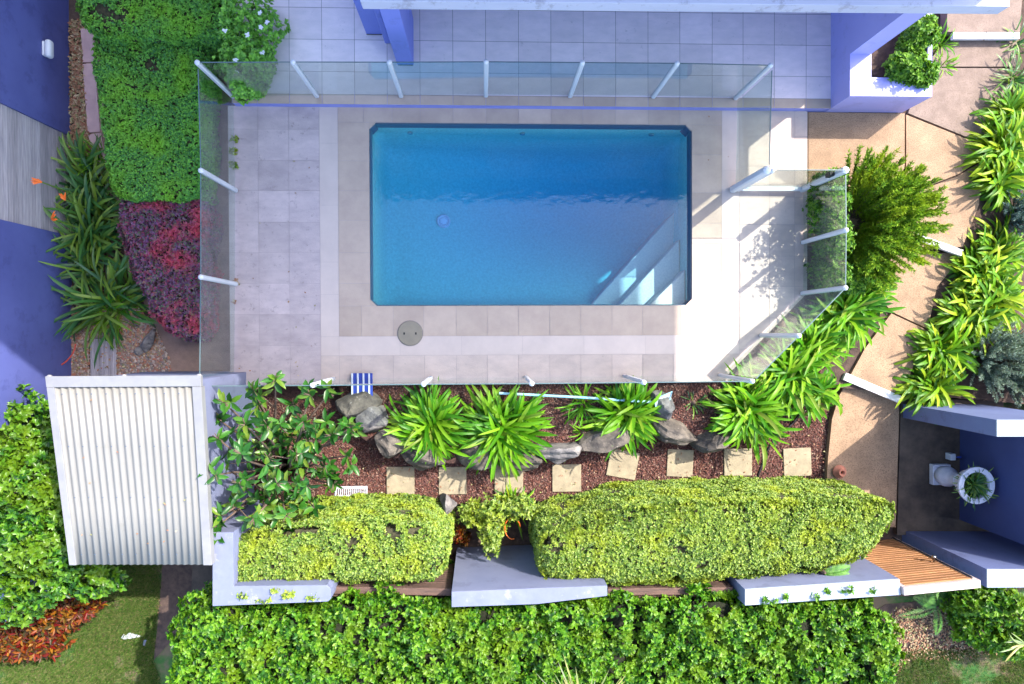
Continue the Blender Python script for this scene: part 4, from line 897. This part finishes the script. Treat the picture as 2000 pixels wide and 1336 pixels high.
# twiggy branches low in the left lime hedge
bt = thing('bare_twigs', (*W(700, 1110, .7), .4), 'pale bare twigs showing in the left lime hedge', 'twigs'); mb = MB()
for _ in range(46):
    a = W(random.uniform(620, 800), random.uniform(1085, 1140), .7); th = random.uniform(0, 6.28); L_ = random.uniform(.08, .22); z = random.uniform(.62, .72)
    p1 = (a[0]+math.cos(th)*L_*.5, a[1]+math.sin(th)*L_*.5, z+.02); th += random.uniform(-.7, .7); p2 = (p1[0]+math.cos(th)*L_*.5, p1[1]+math.sin(th)*L_*.5, z)
    mb.tube([(a[0], a[1], z-.06), p1, p2], [.006, .005, .003], 5, cap=False)
mb.build('twigs', M['timber_grey'], bt)
# shrub patch between the hedges
bush('yellow_shrub', [(965, 1010, .3, .24, .20), (925, 1010, .15, .18, .16), (960, 1055, .45, .15, .22), (1015, 1000, .3, .22, .16)], -.4, 'l_lime', 900, 4, .055, .028, 'loose yellow-green shrub spilling over the front wall between the two lime hedges', shell=.7)
strap_plant('strap_plant', 1000, 985, 62, 'small yellowish strap-leaf tuft above the loose shrub between the lime hedges', -.38, 42, 'l_agap2', .022, group='strap-leaf clumps')
bush('bromeliad', [(893, 1043, -.1, .08, .09), (905, 1052, -.15, .06, .06)], -.4, 'l_croton', 160, 5, .07, .022, 'small orange and red leaved plant at the right end of the left lime hedge')
mb = MB(); c = W(1000, 1032, .1); mb.tube([(c[0]+.11*math.cos(k*.42)*(1-.02*k), c[1]+.13*math.sin(k*.42), .05+.008*k) for k in range(13)], .006, 6); tag(mb.build('orange_cable', M['orange'], smooth=True), 'coiled orange cable in the shrubs between the lime hedges', 'cable')
# strap-leaf clumps (agapanthus-like)
G = 'strap-leaf clumps'
for args in [
    (838, 832, 88, 'first bright strap-leaf clump from the left in the rock bed', 105), (980, 838, 98, 'full bright strap-leaf clump second from the left, over the rocks', 120),
    (1225, 810, 84, 'strap-leaf clump hanging over the rocks just left of the pool net', 85), (1470, 802, 93, 'big strap-leaf clump below the cut corner of the deck, left side', 105),
    (1545, 730, 92, 'bright strap-leaf clump below the cut corner of the deck, right of the biggest', 105), (1590, 680, 80, 'strap-leaf clump tight against the diagonal glass', 80),
    (1660, 605, 90, 'strap-leaf clump just below the feathery shrub', 95), (1700, 560, 72, 'strap-leaf clump at the lower right foot of the feathery shrub', 70), (1600, 770, 60, 'small strap-leaf clump by the black hose', 45)]:
    strap_plant('strap_plant', args[0], args[1], args[2], args[3], -.12, int(args[4]*3.6), 'l_agap', group=G)
strap_plant('strap_plant', 1140, 795, 62, 'thin sparse strap-leaf tuft under the pool pole', -.12, 40, 'l_agap', .018, group=G)
strap_plant('strap_plant', 1145, 850, 42, 'tiny sparse tuft between the rocks in the middle of the bed', -.12, 20, 'l_agap', .016, group=G)
strap_plant('strap_plant', 1365, 790, 32, 'tiny dark tuft in the mulch right of the pool net', -.12, 18, 'l_strel', .012, group=G)
for args in [
    (1990, 215, 75, 'strap-leaf clump at the right edge, uppermost', 60, -.03), (1978, 285, 88, 'strap-leaf clump at the right edge below the uppermost one', 90, -.03), (1965, 345, 70, 'strap-leaf clump at the right edge above the grey-green bush', 75, -.03),
    (1965, 490, 78, 'yellow-green strap-leaf clump just under the grey-green bush', 85, -.18), (1925, 530, 84, 'yellow-green strap-leaf clump nearest the path bend', 90, -.18), (1945, 590, 85, 'yellow-green strap-leaf clump right of the path middle', 95, -.18),
    (1905, 620, 78, 'yellow-green strap-leaf clump above the silvery shrub', 75, -.18), (1850, 690, 80, 'darker strap-leaf clump left of the silvery shrub', 75, -.18), (1835, 755, 80, 'strap-leaf clump against the court wall end', 65, -.18)]:
    strap_plant('strap_plant', args[0], args[1], args[2], args[3], args[5], int(args[4]*3.3), 'l_agap2', group=G)
strap_plant('strap_plant', 1855, 70, 42, 'narrow tuft squeezed between planter box and path', -.04, 50, 'l_agap', .016, group=G)
strap_plant('strap_plant', 1858, 118, 34, 'short tuft at the foot of the planter box', -.04, 34, 'l_agap', .016, group=G)
strap_plant('strap_plant', 1995, 130, 60, 'dark strap-leaf tuft by the top right step', -.04, 50, 'l_strel', .02, group=G)
strap_plant('strap_plant', 2000, 60, 50, 'dark strap-leaf tuft in the far top right corner', -.04, 40, 'l_strel', .02, group=G)
# crane flowers on the left
G2 = 'crane flower plants by the blue wall'
for px_, py_, r_, n, lab in ((150, 350, 95, 60, 'uppermost crane flower plant by the weathered timber'), (165, 430, 105, 64, 'crane flower plant with an orange bloom at the timber corner'), (165, 500, 108, 66, 'spreading crane flower plant against the blue wall'), (195, 590, 110, 80, 'lowest crane flower plant above the ribbed boardwalk')):
    root = strap_plant('crane_flower_plant', px_, py_, r_, lab, -.3, int(n*2.1), 'l_strel', .036, (.35, 1.4), (.5, 2.0), group=G2, sp=.16)
strap_plant('grass_tuft', 205, 620, 72, 'fine grassy tuft over the end of the ribbed boardwalk', -.29, 120, 'l_agap', .012, cat='grass tuft')
strap_plant('grass_tuft', 165, 300, 60, 'fine yellow-green grassy tuft above the crane flowers', -.29, 120, 'l_agap', .010, cat='grass tuft')
def bloom(px_, py_, z, ang, lab):
    c = (*W(px_, py_, z), z); r = thing('crane_flower', (c[0], c[1], z-.3), lab, 'flower', 'orange crane flowers')
    mb = MB(); mb.tube([(c[0]+.05, c[1]-.03, z-.5), (c[0], c[1], z)], .008, 6); mb.build('stem', M['l_strel'], r)
    n = 10; th = ang+RNG.uniform(-.8, .8, n); B_ = np.tile([[c[0], c[1], z]], (n, 1)); V, Q = ribbons(B_, th, RNG.uniform(.05, .12, n), np.full(n, .017), RNG.uniform(.2, 1.0, n), RNG.uniform(0, .5, n)); npmesh('petals', V, Q, M['orange'], r)
bloom(100, 428, .65, .3, 'bright orange crane flower at the lower end of the timber'); bloom(82, 356, .6, 3.0, 'orange crane flower pointing left over the grey timber')
bloom(128, 391, .5, 2.0, 'small orange crane flower bud between the two larger blooms')
# corner tree bottom left
def tree(name, trunk_px, zb, clumps, mat, n, k, Ln, Wd, label, cat='tree', up=.5, shell=.4):
    b = W(trunk_px[0], trunk_px[1], zb); r = thing(name, (b[0], b[1], zb), label, cat); mb = MB(); Ps = []; Ns = []; tot = sum(c[3]*c[4] for c in clumps)
    z1_ = zb+.75; fork = (b[0]+.04, b[1]-.03, z1_); mb.tube([(b[0], b[1], zb-.05), (b[0]+.03, b[1], zb+.35), fork], [.085, .065, .055], 10)
    for i, (px_, py_, zt, rx, ry) in enumerate(clumps):
        c = W(px_, py_, zt-.15); rz = .38; nn = int(n*rx*ry/tot); P, d = blob_pts(c[0], c[1], zt-rz, rx, ry, rz, nn, seed=i % 5, shell=shell, amp=.2)
        Ps.append(P); Ns.append(unit(d+np.array([[0, 0, .5]])+.35*RNG.normal(size=d.shape)))
        mid = (fork[0]*.45+c[0]*.55, fork[1]*.45+c[1]*.55, z1_*.4+(zt-rz)*.6); mb.tube([fork, mid, (c[0], c[1], zt-rz*.4)], [.04, .025, .008], 7)
    mb.build('trunk', M['bark'], r, smooth=True)
    V, Fc = rosettes(np.concatenate(Ps), np.concatenate(Ns), k, Ln, Wd, up, six=True); npmesh('crown', V, Fc, M[mat], r); return r
tree('tree', (40, 1000), -.5, [(15, 850, 1.1, .42, .45), (70, 870, 1.0, .38, .36), (30, 960, 1.25, .5, .45), (90, 985, 1.15, .36, .4), (-30, 920, 1.2, .5, .5), (40, 1060, 1.2, .48, .42), (110, 1085, 1.0, .36, .36), (165, 1130, .8, .36, .26), (60, 1150, .9, .38, .3), (205, 1140, .6, .2, .16), (-20, 1090, 1.1, .45, .4), (80, 830, .7, .22, .2), (120, 1040, .6, .3, .3), (25, 1190, .8, .26, .2)],
     'l_tree', 3400, 7, .075, .038, 'glossy green tree in the bottom left beside the shed', shell=.55)
bush('croton', [(30, 1225, .1, .34, .26), (90, 1215, .1, .30, .26), (140, 1195, .05, .2, .16), (60, 1265, -.05, .30, .16), (0, 1250, .05, .25, .25)], -.5, 'l_croton', 1000, 5, .10, .032, 'low bush of red, orange and yellow leaves under the corner tree', shell=.5, six=True)
# glossy shrub over the shed corner: branches with leaf whorls
r = gt_ = thing('glossy_tree', (*W(570, 900, -.4), -.42), 'open branched tree with big glossy leaves between shed and rock bed', 'tree'); mb = MB(); tips = []
b = W(565, 905, -.4)
for i, (px_, py_, zt) in enumerate([(440, 790, 1.2), (490, 760, 1.3), (540, 745, 1.25), (600, 765, 1.2), (640, 770, 1.0), (480, 830, 1.5), (530, 830, 1.5), (590, 830, 1.35), (640, 850, 1.0), (680, 850, .9), (430, 860, 1.4), (470, 890, 1.6), (525, 890, 1.6), (580, 890, 1.4), (640, 910, .9), (675, 890, .8),
        (425, 930, 1.5), (470, 950, 1.5), (540, 950, 1.4), (600, 950, 1.1), (440, 1000, 1.3), (490, 1010, 1.2), (425, 1035, 1.2), (560, 1000, 1.0), (610, 990, .8), (505, 790, 1.1), (560, 790, 1.0), (455, 980, 1.0), (650, 950, .5), (600, 870, 1.0), (520, 985, .9), (430, 815, 1.0), (690, 830, 1.0)]):
    e = (*W(px_+random.uniform(-8, 8), py_+random.uniform(-8, 8), zt), zt)
    mid = ((b[0]*.55+e[0]*.45)+random.uniform(-.07, .07), (b[1]*.55+e[1]*.45)+random.uniform(-.07, .07), -.4+(zt+.4)*.55)
    m2 = ((mid[0]+e[0])/2+random.uniform(-.05, .05), (mid[1]+e[1])/2+random.uniform(-.05, .05), (mid[2]+e[2])/2+.03)
    mb.tube([(b[0]+random.uniform(-.05, .05), b[1]+random.uniform(-.05, .05), -.42), mid, m2, e], [.024, .016, .012, .007], 7); tips.append(e)
    for s in range(5):
        th = random.uniform(0, 6.28); e9 = (e[0]+.07*math.cos(th*3), e[1]+.07*math.sin(th*3), e[2]+.03); mb.tube([e, e9], [.006, .004], 5)
        if s > 1: continue
        q_ = m2 if s else mid; e2 = (q_[0]+.2*math.cos(th), q_[1]+.2*math.sin(th), q_[2]+random.uniform(.02, .14)); mb.tube([q_, e2], [.009, .005], 6); tips.append(e2)
mb.build('trunk', M['bark'], r, smooth=True)
tp = np.array(tips); tp = np.concatenate([tp, tp[::3]+RNG.normal(0, .045, tp[::3].shape)-[0, 0, .05]])
V, Fc = rosettes(tp, np.tile([[0, 0, 1.]], (len(tp), 1))+.45*RNG.normal(size=tp.shape), 5, .165, .062, .35, six=True); npmesh('crown', V, Fc, M['l_gloss'], r)
# feathery shrub: upright stems clothed in short needles, splayed outward
def feathery(name, px_, py_, z0, reach, ht, nst, mat, label, nl=.026, azr=(0, 6.283), bare=.35, per=200):
    c = W(px_, py_, z0); r = thing(name, (c[0], c[1], z0), label, 'shrub'); mb = MB(); P = []; D = []
    for i in range(nst):
        th = random.uniform(*azr); R_ = reach*math.sqrt(random.random())*random.uniform(.85, 1.1); h_ = ht*random.uniform(.65, 1.1)*(1-.35*(R_/reach)**2)
        p0 = Vector((c[0]+.06*math.cos(th), c[1]+.06*math.sin(th), z0)); p3 = Vector((c[0]+R_*math.cos(th), c[1]+R_*math.sin(th), z0+h_)); p1 = p0.lerp(p3, .45)+Vector((0, 0, -.04+.05*random.random()))
        mb.tube([p0, p1, p3], [.008, .006, .002], 5, cap=False)
        m = int(per*random.uniform(.7, 1.3)); tt = RNG.uniform(bare, 1.02, m)[:, None]; A_, B_, C_ = np.array(p0), np.array(p1), np.array(p3)
        pt = (1-tt)**2*A_+2*tt*(1-tt)*B_+tt**2*C_; dr = (B_-A_)*(1-tt)+(C_-B_)*tt; dr = unit(dr); P.append(pt+RNG.normal(0, .012, pt.shape)*(1.4-tt)); D.append(unit(dr*1.1+RNG.normal(0, .55, pt.shape)))
    mb.build('stems', M['bark'], r); P = np.concatenate(P); D = np.concatenate(D); n = len(P)
    V, Fc = leaf_geo(P, D, unit(RNG.normal(size=(n, 3))+[0, 0, 1.]), nl*RNG.uniform(1.2, 2.2, n), nl*.42, .1); npmesh('leaves', V, Fc, M[mat], r); return r
feathery('feathery_shrub', 1655, 440, -.15, .88, 1.1, 330, 'l_needle', 'dense feathery green shrub with brownish stems beside the cut deck corner', azr=(-2.0, 2.1), per=260, nl=.032)
bush('low_shrub', [(1648, 400, 1.0, .17, .3), (1655, 470, .95, .17, .28), (1640, 350, .8, .15, .16), (1640, 530, .7, .16, .22), (1675, 550, .5, .2, .15)], -.15, 'l_shrub', 3000, 5, .045, .022, 'small leaved green shrub pressed against the right glass panels', shell=.6)
feathery('silver_shrub', 1925, 700, -.2, .52, .75, 150, 'l_silver', 'silvery grey-green shrub above the court wall', bare=.45, nl=.020, per=170)
feathery('silver_shrub', 1975, 740, -.2, .40, .6, 90, 'l_silver', 'second silvery shrub cut off by the right edge', bare=.45, nl=.020, per=170)
feathery('grey_green_bush', 1975, 425, -.05, .36, .5, 80, 'l_blue', 'dark grey-green bush between the strap-leaf clumps at right', bare=.45, nl=.020, per=130)
# sprigs on the wall, fern, right bottom shrubs
bush('wall_sprigs', [(1500, 1170, WZ+.07, .10, .035), (1530, 1160, WZ+.05, .03, .02), (1590, 1160, WZ+.06, .07, .04), (1612, 1152, WZ+.05, .03, .02), (1650, 1148, WZ+.07, .10, .04), (1700, 1148, WZ+.05, .04, .02)], WZ-.02, 'l_shrub', 110, 5, .045, .022, 'little leafy sprigs poking over the pale wall left of the gate', stems=False, cat='sprigs')
bush('wall_sprigs', [(480, 1160, WZ+.05, .07, .03), (520, 1168, WZ+.05, .09, .035), (565, 1158, WZ+.06, .08, .04), (610, 1162, WZ+.05, .08, .04), (540, 1150, WZ+.05, .05, .02)], WZ-.02, 'l_lime', 130, 5, .04, .02, 'leafy trailing sprigs over the top of the L-shaped wall', stems=False, cat='sprigs')
def frond(B0, az, L_, nleaf, lw, ll, up, droop):
    t = np.linspace(.12, 1, nleaf); e = up-droop*t; x = np.cumsum(np.cos(e))*L_/nleaf; z = np.cumsum(np.sin(e))*L_/nleaf
    P = np.stack([B0[0]+x*np.cos(az), B0[1]+x*np.sin(az), B0[2]+z], 1); sd = np.array([-math.sin(az), math.cos(az), 0]); fw = np.array([math.cos(az), math.sin(az), 0])
    P2 = np.concatenate([P, P]); D = np.concatenate([np.tile(sd+fw*.5, (nleaf, 1)), np.tile(-sd+fw*.5, (nleaf, 1))])+[0, 0, -.15]
    Ln = np.concatenate([np.sin(np.pi*t*.92+.15), np.sin(np.pi*t*.92+.15)])*ll+.01
    V, F2 = leaf_geo(P2, D, np.tile([[0, 0, 1.]], (2*nleaf, 1)), Ln, lw, .1); return V, F2
def fern(name, px_, py_, z, n, L_, lab, mat='l_fern', azr=(0, 6.28), up=.7, droop=1.2, lw=.014, ll=.08, cat='fern'):
    c = (*W(px_, py_, z), z); r = thing(name, (c[0], c[1], z-.1), lab, cat); Vs = []; Fs = []; off = 0
    for i in range(n):
        V, F2 = frond(c, random.uniform(*azr), L_*random.uniform(.75, 1.15), 22, lw, ll, up*random.uniform(.7, 1.2), droop); Vs.append(V); Fs.append(F2+off); off += len(V)
    npmesh('fronds', np.concatenate(Vs), np.concatenate(Fs), M[mat], r)
    mb = MB(); mb.lathe(c[0], c[1], [(.03, z-.15), (.03, z-.02), (.01, z+.03)], 8); mb.build('stem', M['bark'], r); return r
fern('fern', 1610, 1118, .98, 5, .36, 'feathery fern fronds on the wall left of the timber gate', azr=(-.6, .5)); 
fern('fern', 1830, 1185, -.35, 11, .5, 'dark fern in the shade in front of the timber gate')
bush('glossy_shrub', [(1920, 1185, .2, .3, .2), (1975, 1190, .3, .3, .25), (1930, 1240, .0, .3, .22), (1990, 1260, .1, .25, .25), (1890, 1210, -.1, .16, .15), (2030, 1220, .3, .3, .3)], -.5, 'l_big', 1700, 5, .07, .036, 'glossy green shrub in the lower right corner below the pale wall', six=True, shell=.55)
# palm leaf tips at the bottom edge
r = thing('palm_fronds', (*W(1140, 1400, .6), .6), 'dry yellow and grey-green palm leaf tips rising at the bottom edge', 'palm'); n = 52
B_ = np.tile([[*W(1140, 1400, 1.35), 1.35]], (n, 1)); th = RNG.uniform(.5, 2.6, n)
V, Q = ribbons(B_, th, RNG.uniform(.35, .75, n), RNG.uniform(.008, .022, n), RNG.uniform(.15, .9, n), RNG.uniform(.2, 1.1, n)); npmesh('leaflets', V, Q, M['l_palm'], r)
mb = MB(); c = W(1140, 1400, 1.3); mb.tube([(c[0], c[1]-.1, -.5), (c[0], c[1], 1.35)], [.05, .03], 8); mb.build('stem', M['bark'], r)
strap_plant('palm_tip', 2035, 1275, 75, 'two thin palm leaf tips entering from the right edge', .2, 8, 'l_palm', .02, (.1, .4), (.1, .6), az=(2.7, 3.5), cat='palm')
# weeds along the deck edge
for i, (px_, py_, lab) in enumerate(((460, 274, 'upper yellow-green weed at the left deck edge'), (458, 297, 'middle weed at the left deck edge'), (459, 325, 'lower weed at the left deck edge'))):
    bush('weed', [(px_, py_, .08, .05, .04)], -.0, 'l_lime', 40, 5, .03, .016, lab, stems=False, group='weeds at the deck edge', cat='weed')
for px_, py_, lab in ((461, 548, 'small rusty leaf at the deck edge by the lower left post'), (459, 590, 'second rusty leaf at the deck edge below the first')):
    p_ = (*W(px_, py_, .01), .012); V, Fc = rosettes(np.array([p_]), np.array([[0, 0, 1.]]), 4, .05, .03, .2, six=True); tag(npmesh('dead_leaf', V, Fc, M['l_dry']), lab, 'dead leaf')
# ================================================================== GROUND COVER (uncountable)
def scatter(polys, n, z, zr=.02):
    out = []; per = [abs(sum(p[i][0]*p[(i+1) % len(p)][1]-p[(i+1) % len(p)][0]*p[i][1] for i in range(len(p)))) for p in polys]; s = sum(per)
    for p, a_ in zip(polys, per): q_ = poly_samples(p, int(n*a_/s)); out.append(q_)
    XY = np.concatenate(out); return np.concatenate([XY, (z+RNG.uniform(0, zr, len(XY)))[:, None]], 1)
def stuff(name, P, mat, Ln, Wd, label, cat, tilt=.35, six=False):
    n = len(P); th = RNG.uniform(0, 6.283, n); D = np.stack([np.cos(th), np.sin(th), RNG.normal(0, tilt, n)], 1); N = np.array([[0, 0, 1.]])+tilt*RNG.normal(size=(n, 3))
    V, Fc = leaf_geo(P, D, unit(N), Ln*RNG.uniform(.6, 1.4, n), Wd*RNG.uniform(.6, 1.3, n), .2, six=six); o = npmesh(name, V, Fc, M[mat]); return tag(o, label, cat, kind='stuff')
lowp = WP([(480, 770), (672, 790), (700, 850), (760, 893), (850, 905), (1010, 905), (1130, 880), (1250, 845), (1330, 862), (1420, 868), (1500, 840), (1590, 740), (1650, 740), (1620, 800), (1612, 945), (1100, 975), (480, 1000)], -.39)
stuff('mulch', scatter([lowp], 42000, -.398, .018), 'chip', .030, .016, 'red-brown bark mulch round the stepping stones', 'mulch')
stuff('fallen_leaves', scatter([lowp], 500, -.358, .01), 'l_dry', .03, .018, 'scattered dead leaves on the stepping stones and mulch', 'fallen leaves')
upp = WP([(660, 745), (700, 840), (770, 885), (1010, 895), (1130, 870), (1250, 838), (1400, 855), (1480, 835), (1560, 770), (1640, 690), (1600, 600), (1570, 585), (1405, 750)], -.12)
stuff('mulch', scatter([upp], 22000, -.128, .018), 'chip', .030, .016, 'red-brown bark mulch in the raised rock bed', 'mulch')
gp = WP([(140, 600), (270, 600), (305, 645), (330, 700), (338, 760), (140, 765)], -.28)
P = scatter([gp], 9000, -.286, .02); P = P[~((P[:, 0] > W(174, 700, -.28)[0]) & (P[:, 0] < W(229, 700, -.28)[0]) & (P[:, 1] < W(200, 660, -.28)[1]))]
n = len(P); oc = np.array([[1, 0, 0], [0, 1, 0], [-1, 0, 0], [0, -1, 0], [0, 0, 1.], [.7, .7, .5], [-.7, .7, .5], [-.7, -.7, .5], [.7, -.7, .5]])
sc = RNG.uniform(.008, .022, (n, 1, 1))*np.stack([RNG.uniform(.7, 1.3, n), RNG.uniform(.7, 1.3, n), RNG.uniform(.5, .9, n)], 1)[:, None, :]
V = (P[:, None, :]+oc[None]*sc).reshape(-1, 3); b_ = (np.arange(n)*9)[:, None]
T = np.concatenate([b_+np.array([[a, b, c]]) for a, b, c in ((0, 5, 4), (5, 1, 4), (1, 6, 4), (6, 2, 4), (2, 7, 4), (7, 3, 4), (3, 8, 4), (8, 0, 4))])
tag(npmesh('pebbles', V, T, M['pebble'], smooth=True), 'mixed river pebbles beside the boardwalk', 'pebbles', kind='stuff')
lp = WP([(138, 40), (160, 40), (166, 180), (176, 270), (196, 340), (140, 340)], -.29)
stuff('leaf_litter', scatter([lp], 2600, -.295, .03), 'l_dry', .045, .026, 'dry leaf litter along the foot of the blue wall', 'leaf litter')
lp2 = WP([(140, 560), (262, 560), (310, 650), (330, 720), (140, 720)], -.27)
stuff('leaf_litter', scatter([lp2], 700, -.275, .03), 'l_dry', .04, .024, 'dead leaves on the river pebbles', 'leaf litter')
sc1 = scatter([WP([(1380, 215), (1500, 215), (1500, 340), (1380, 340)], 0), WP([(450, 250), (620, 250), (620, 740), (450, 740)], 0), WP([(230, 1060), (240, 1061), (241, 1070)], 0), WP([(1590, 240), (1760, 240), (1760, 470), (1590, 470)], 0)], 34, .003, .004)
stuff('fallen_leaves', sc1, 'l_dry', .03, .02, 'few dead leaf specks on the deck and path', 'fallen leaves')
stuff('leaf_litter', scatter([WP([(1745, 1190), (1900, 1180), (1990, 1270), (1860, 1285), (1770, 1290), (1740, 1330)], -.51)], 3000, -.512, .02), 'l_dry', .035, .02, 'leaf litter on bare soil outside the timber gate', 'leaf litter')
stuff('leaf_litter', scatter([WP([(220, 1150), (318, 1100), (330, 1190), (250, 1230), (180, 1230)], -.51)], 300, -.512, .01), 'l_dry', .02, .012, 'leaf litter on the shaded lawn below the shed', 'leaf litter')
def blades(polys, n, z, label, h=.06, mat='l_grass'):
    P = scatter(polys, n, z, .002); n = len(P); kf = wob(P, 1.1, 2)+.6*wob(P, .35, 4) > -.35; P = P[kf | (RNG.random(n) < .25)]; n = len(P)
    D = np.stack([RNG.normal(0, .7, n), RNG.normal(0, .7, n), np.ones(n)], 1); V, Fc = leaf_geo(P, D, unit(RNG.normal(size=(n, 3))), h*RNG.uniform(.5, 1.3, n), .006, .1)
    return tag(npmesh('grass', V, Fc, M[mat]), label, 'grass', kind='stuff')
blades([WP([(-60, 1200), (200, 1100), (318, 1100), (300, 1290), (350, 1420), (-60, 1420)], -.52)], 110000, -.52, 'patchy green lawn in the lower left')
blades([WP([(1760, 1270), (2080, 1260), (2080, 1420), (1730, 1420)], -.52)], 30000, -.52, 'dry patchy lawn in the lower right')
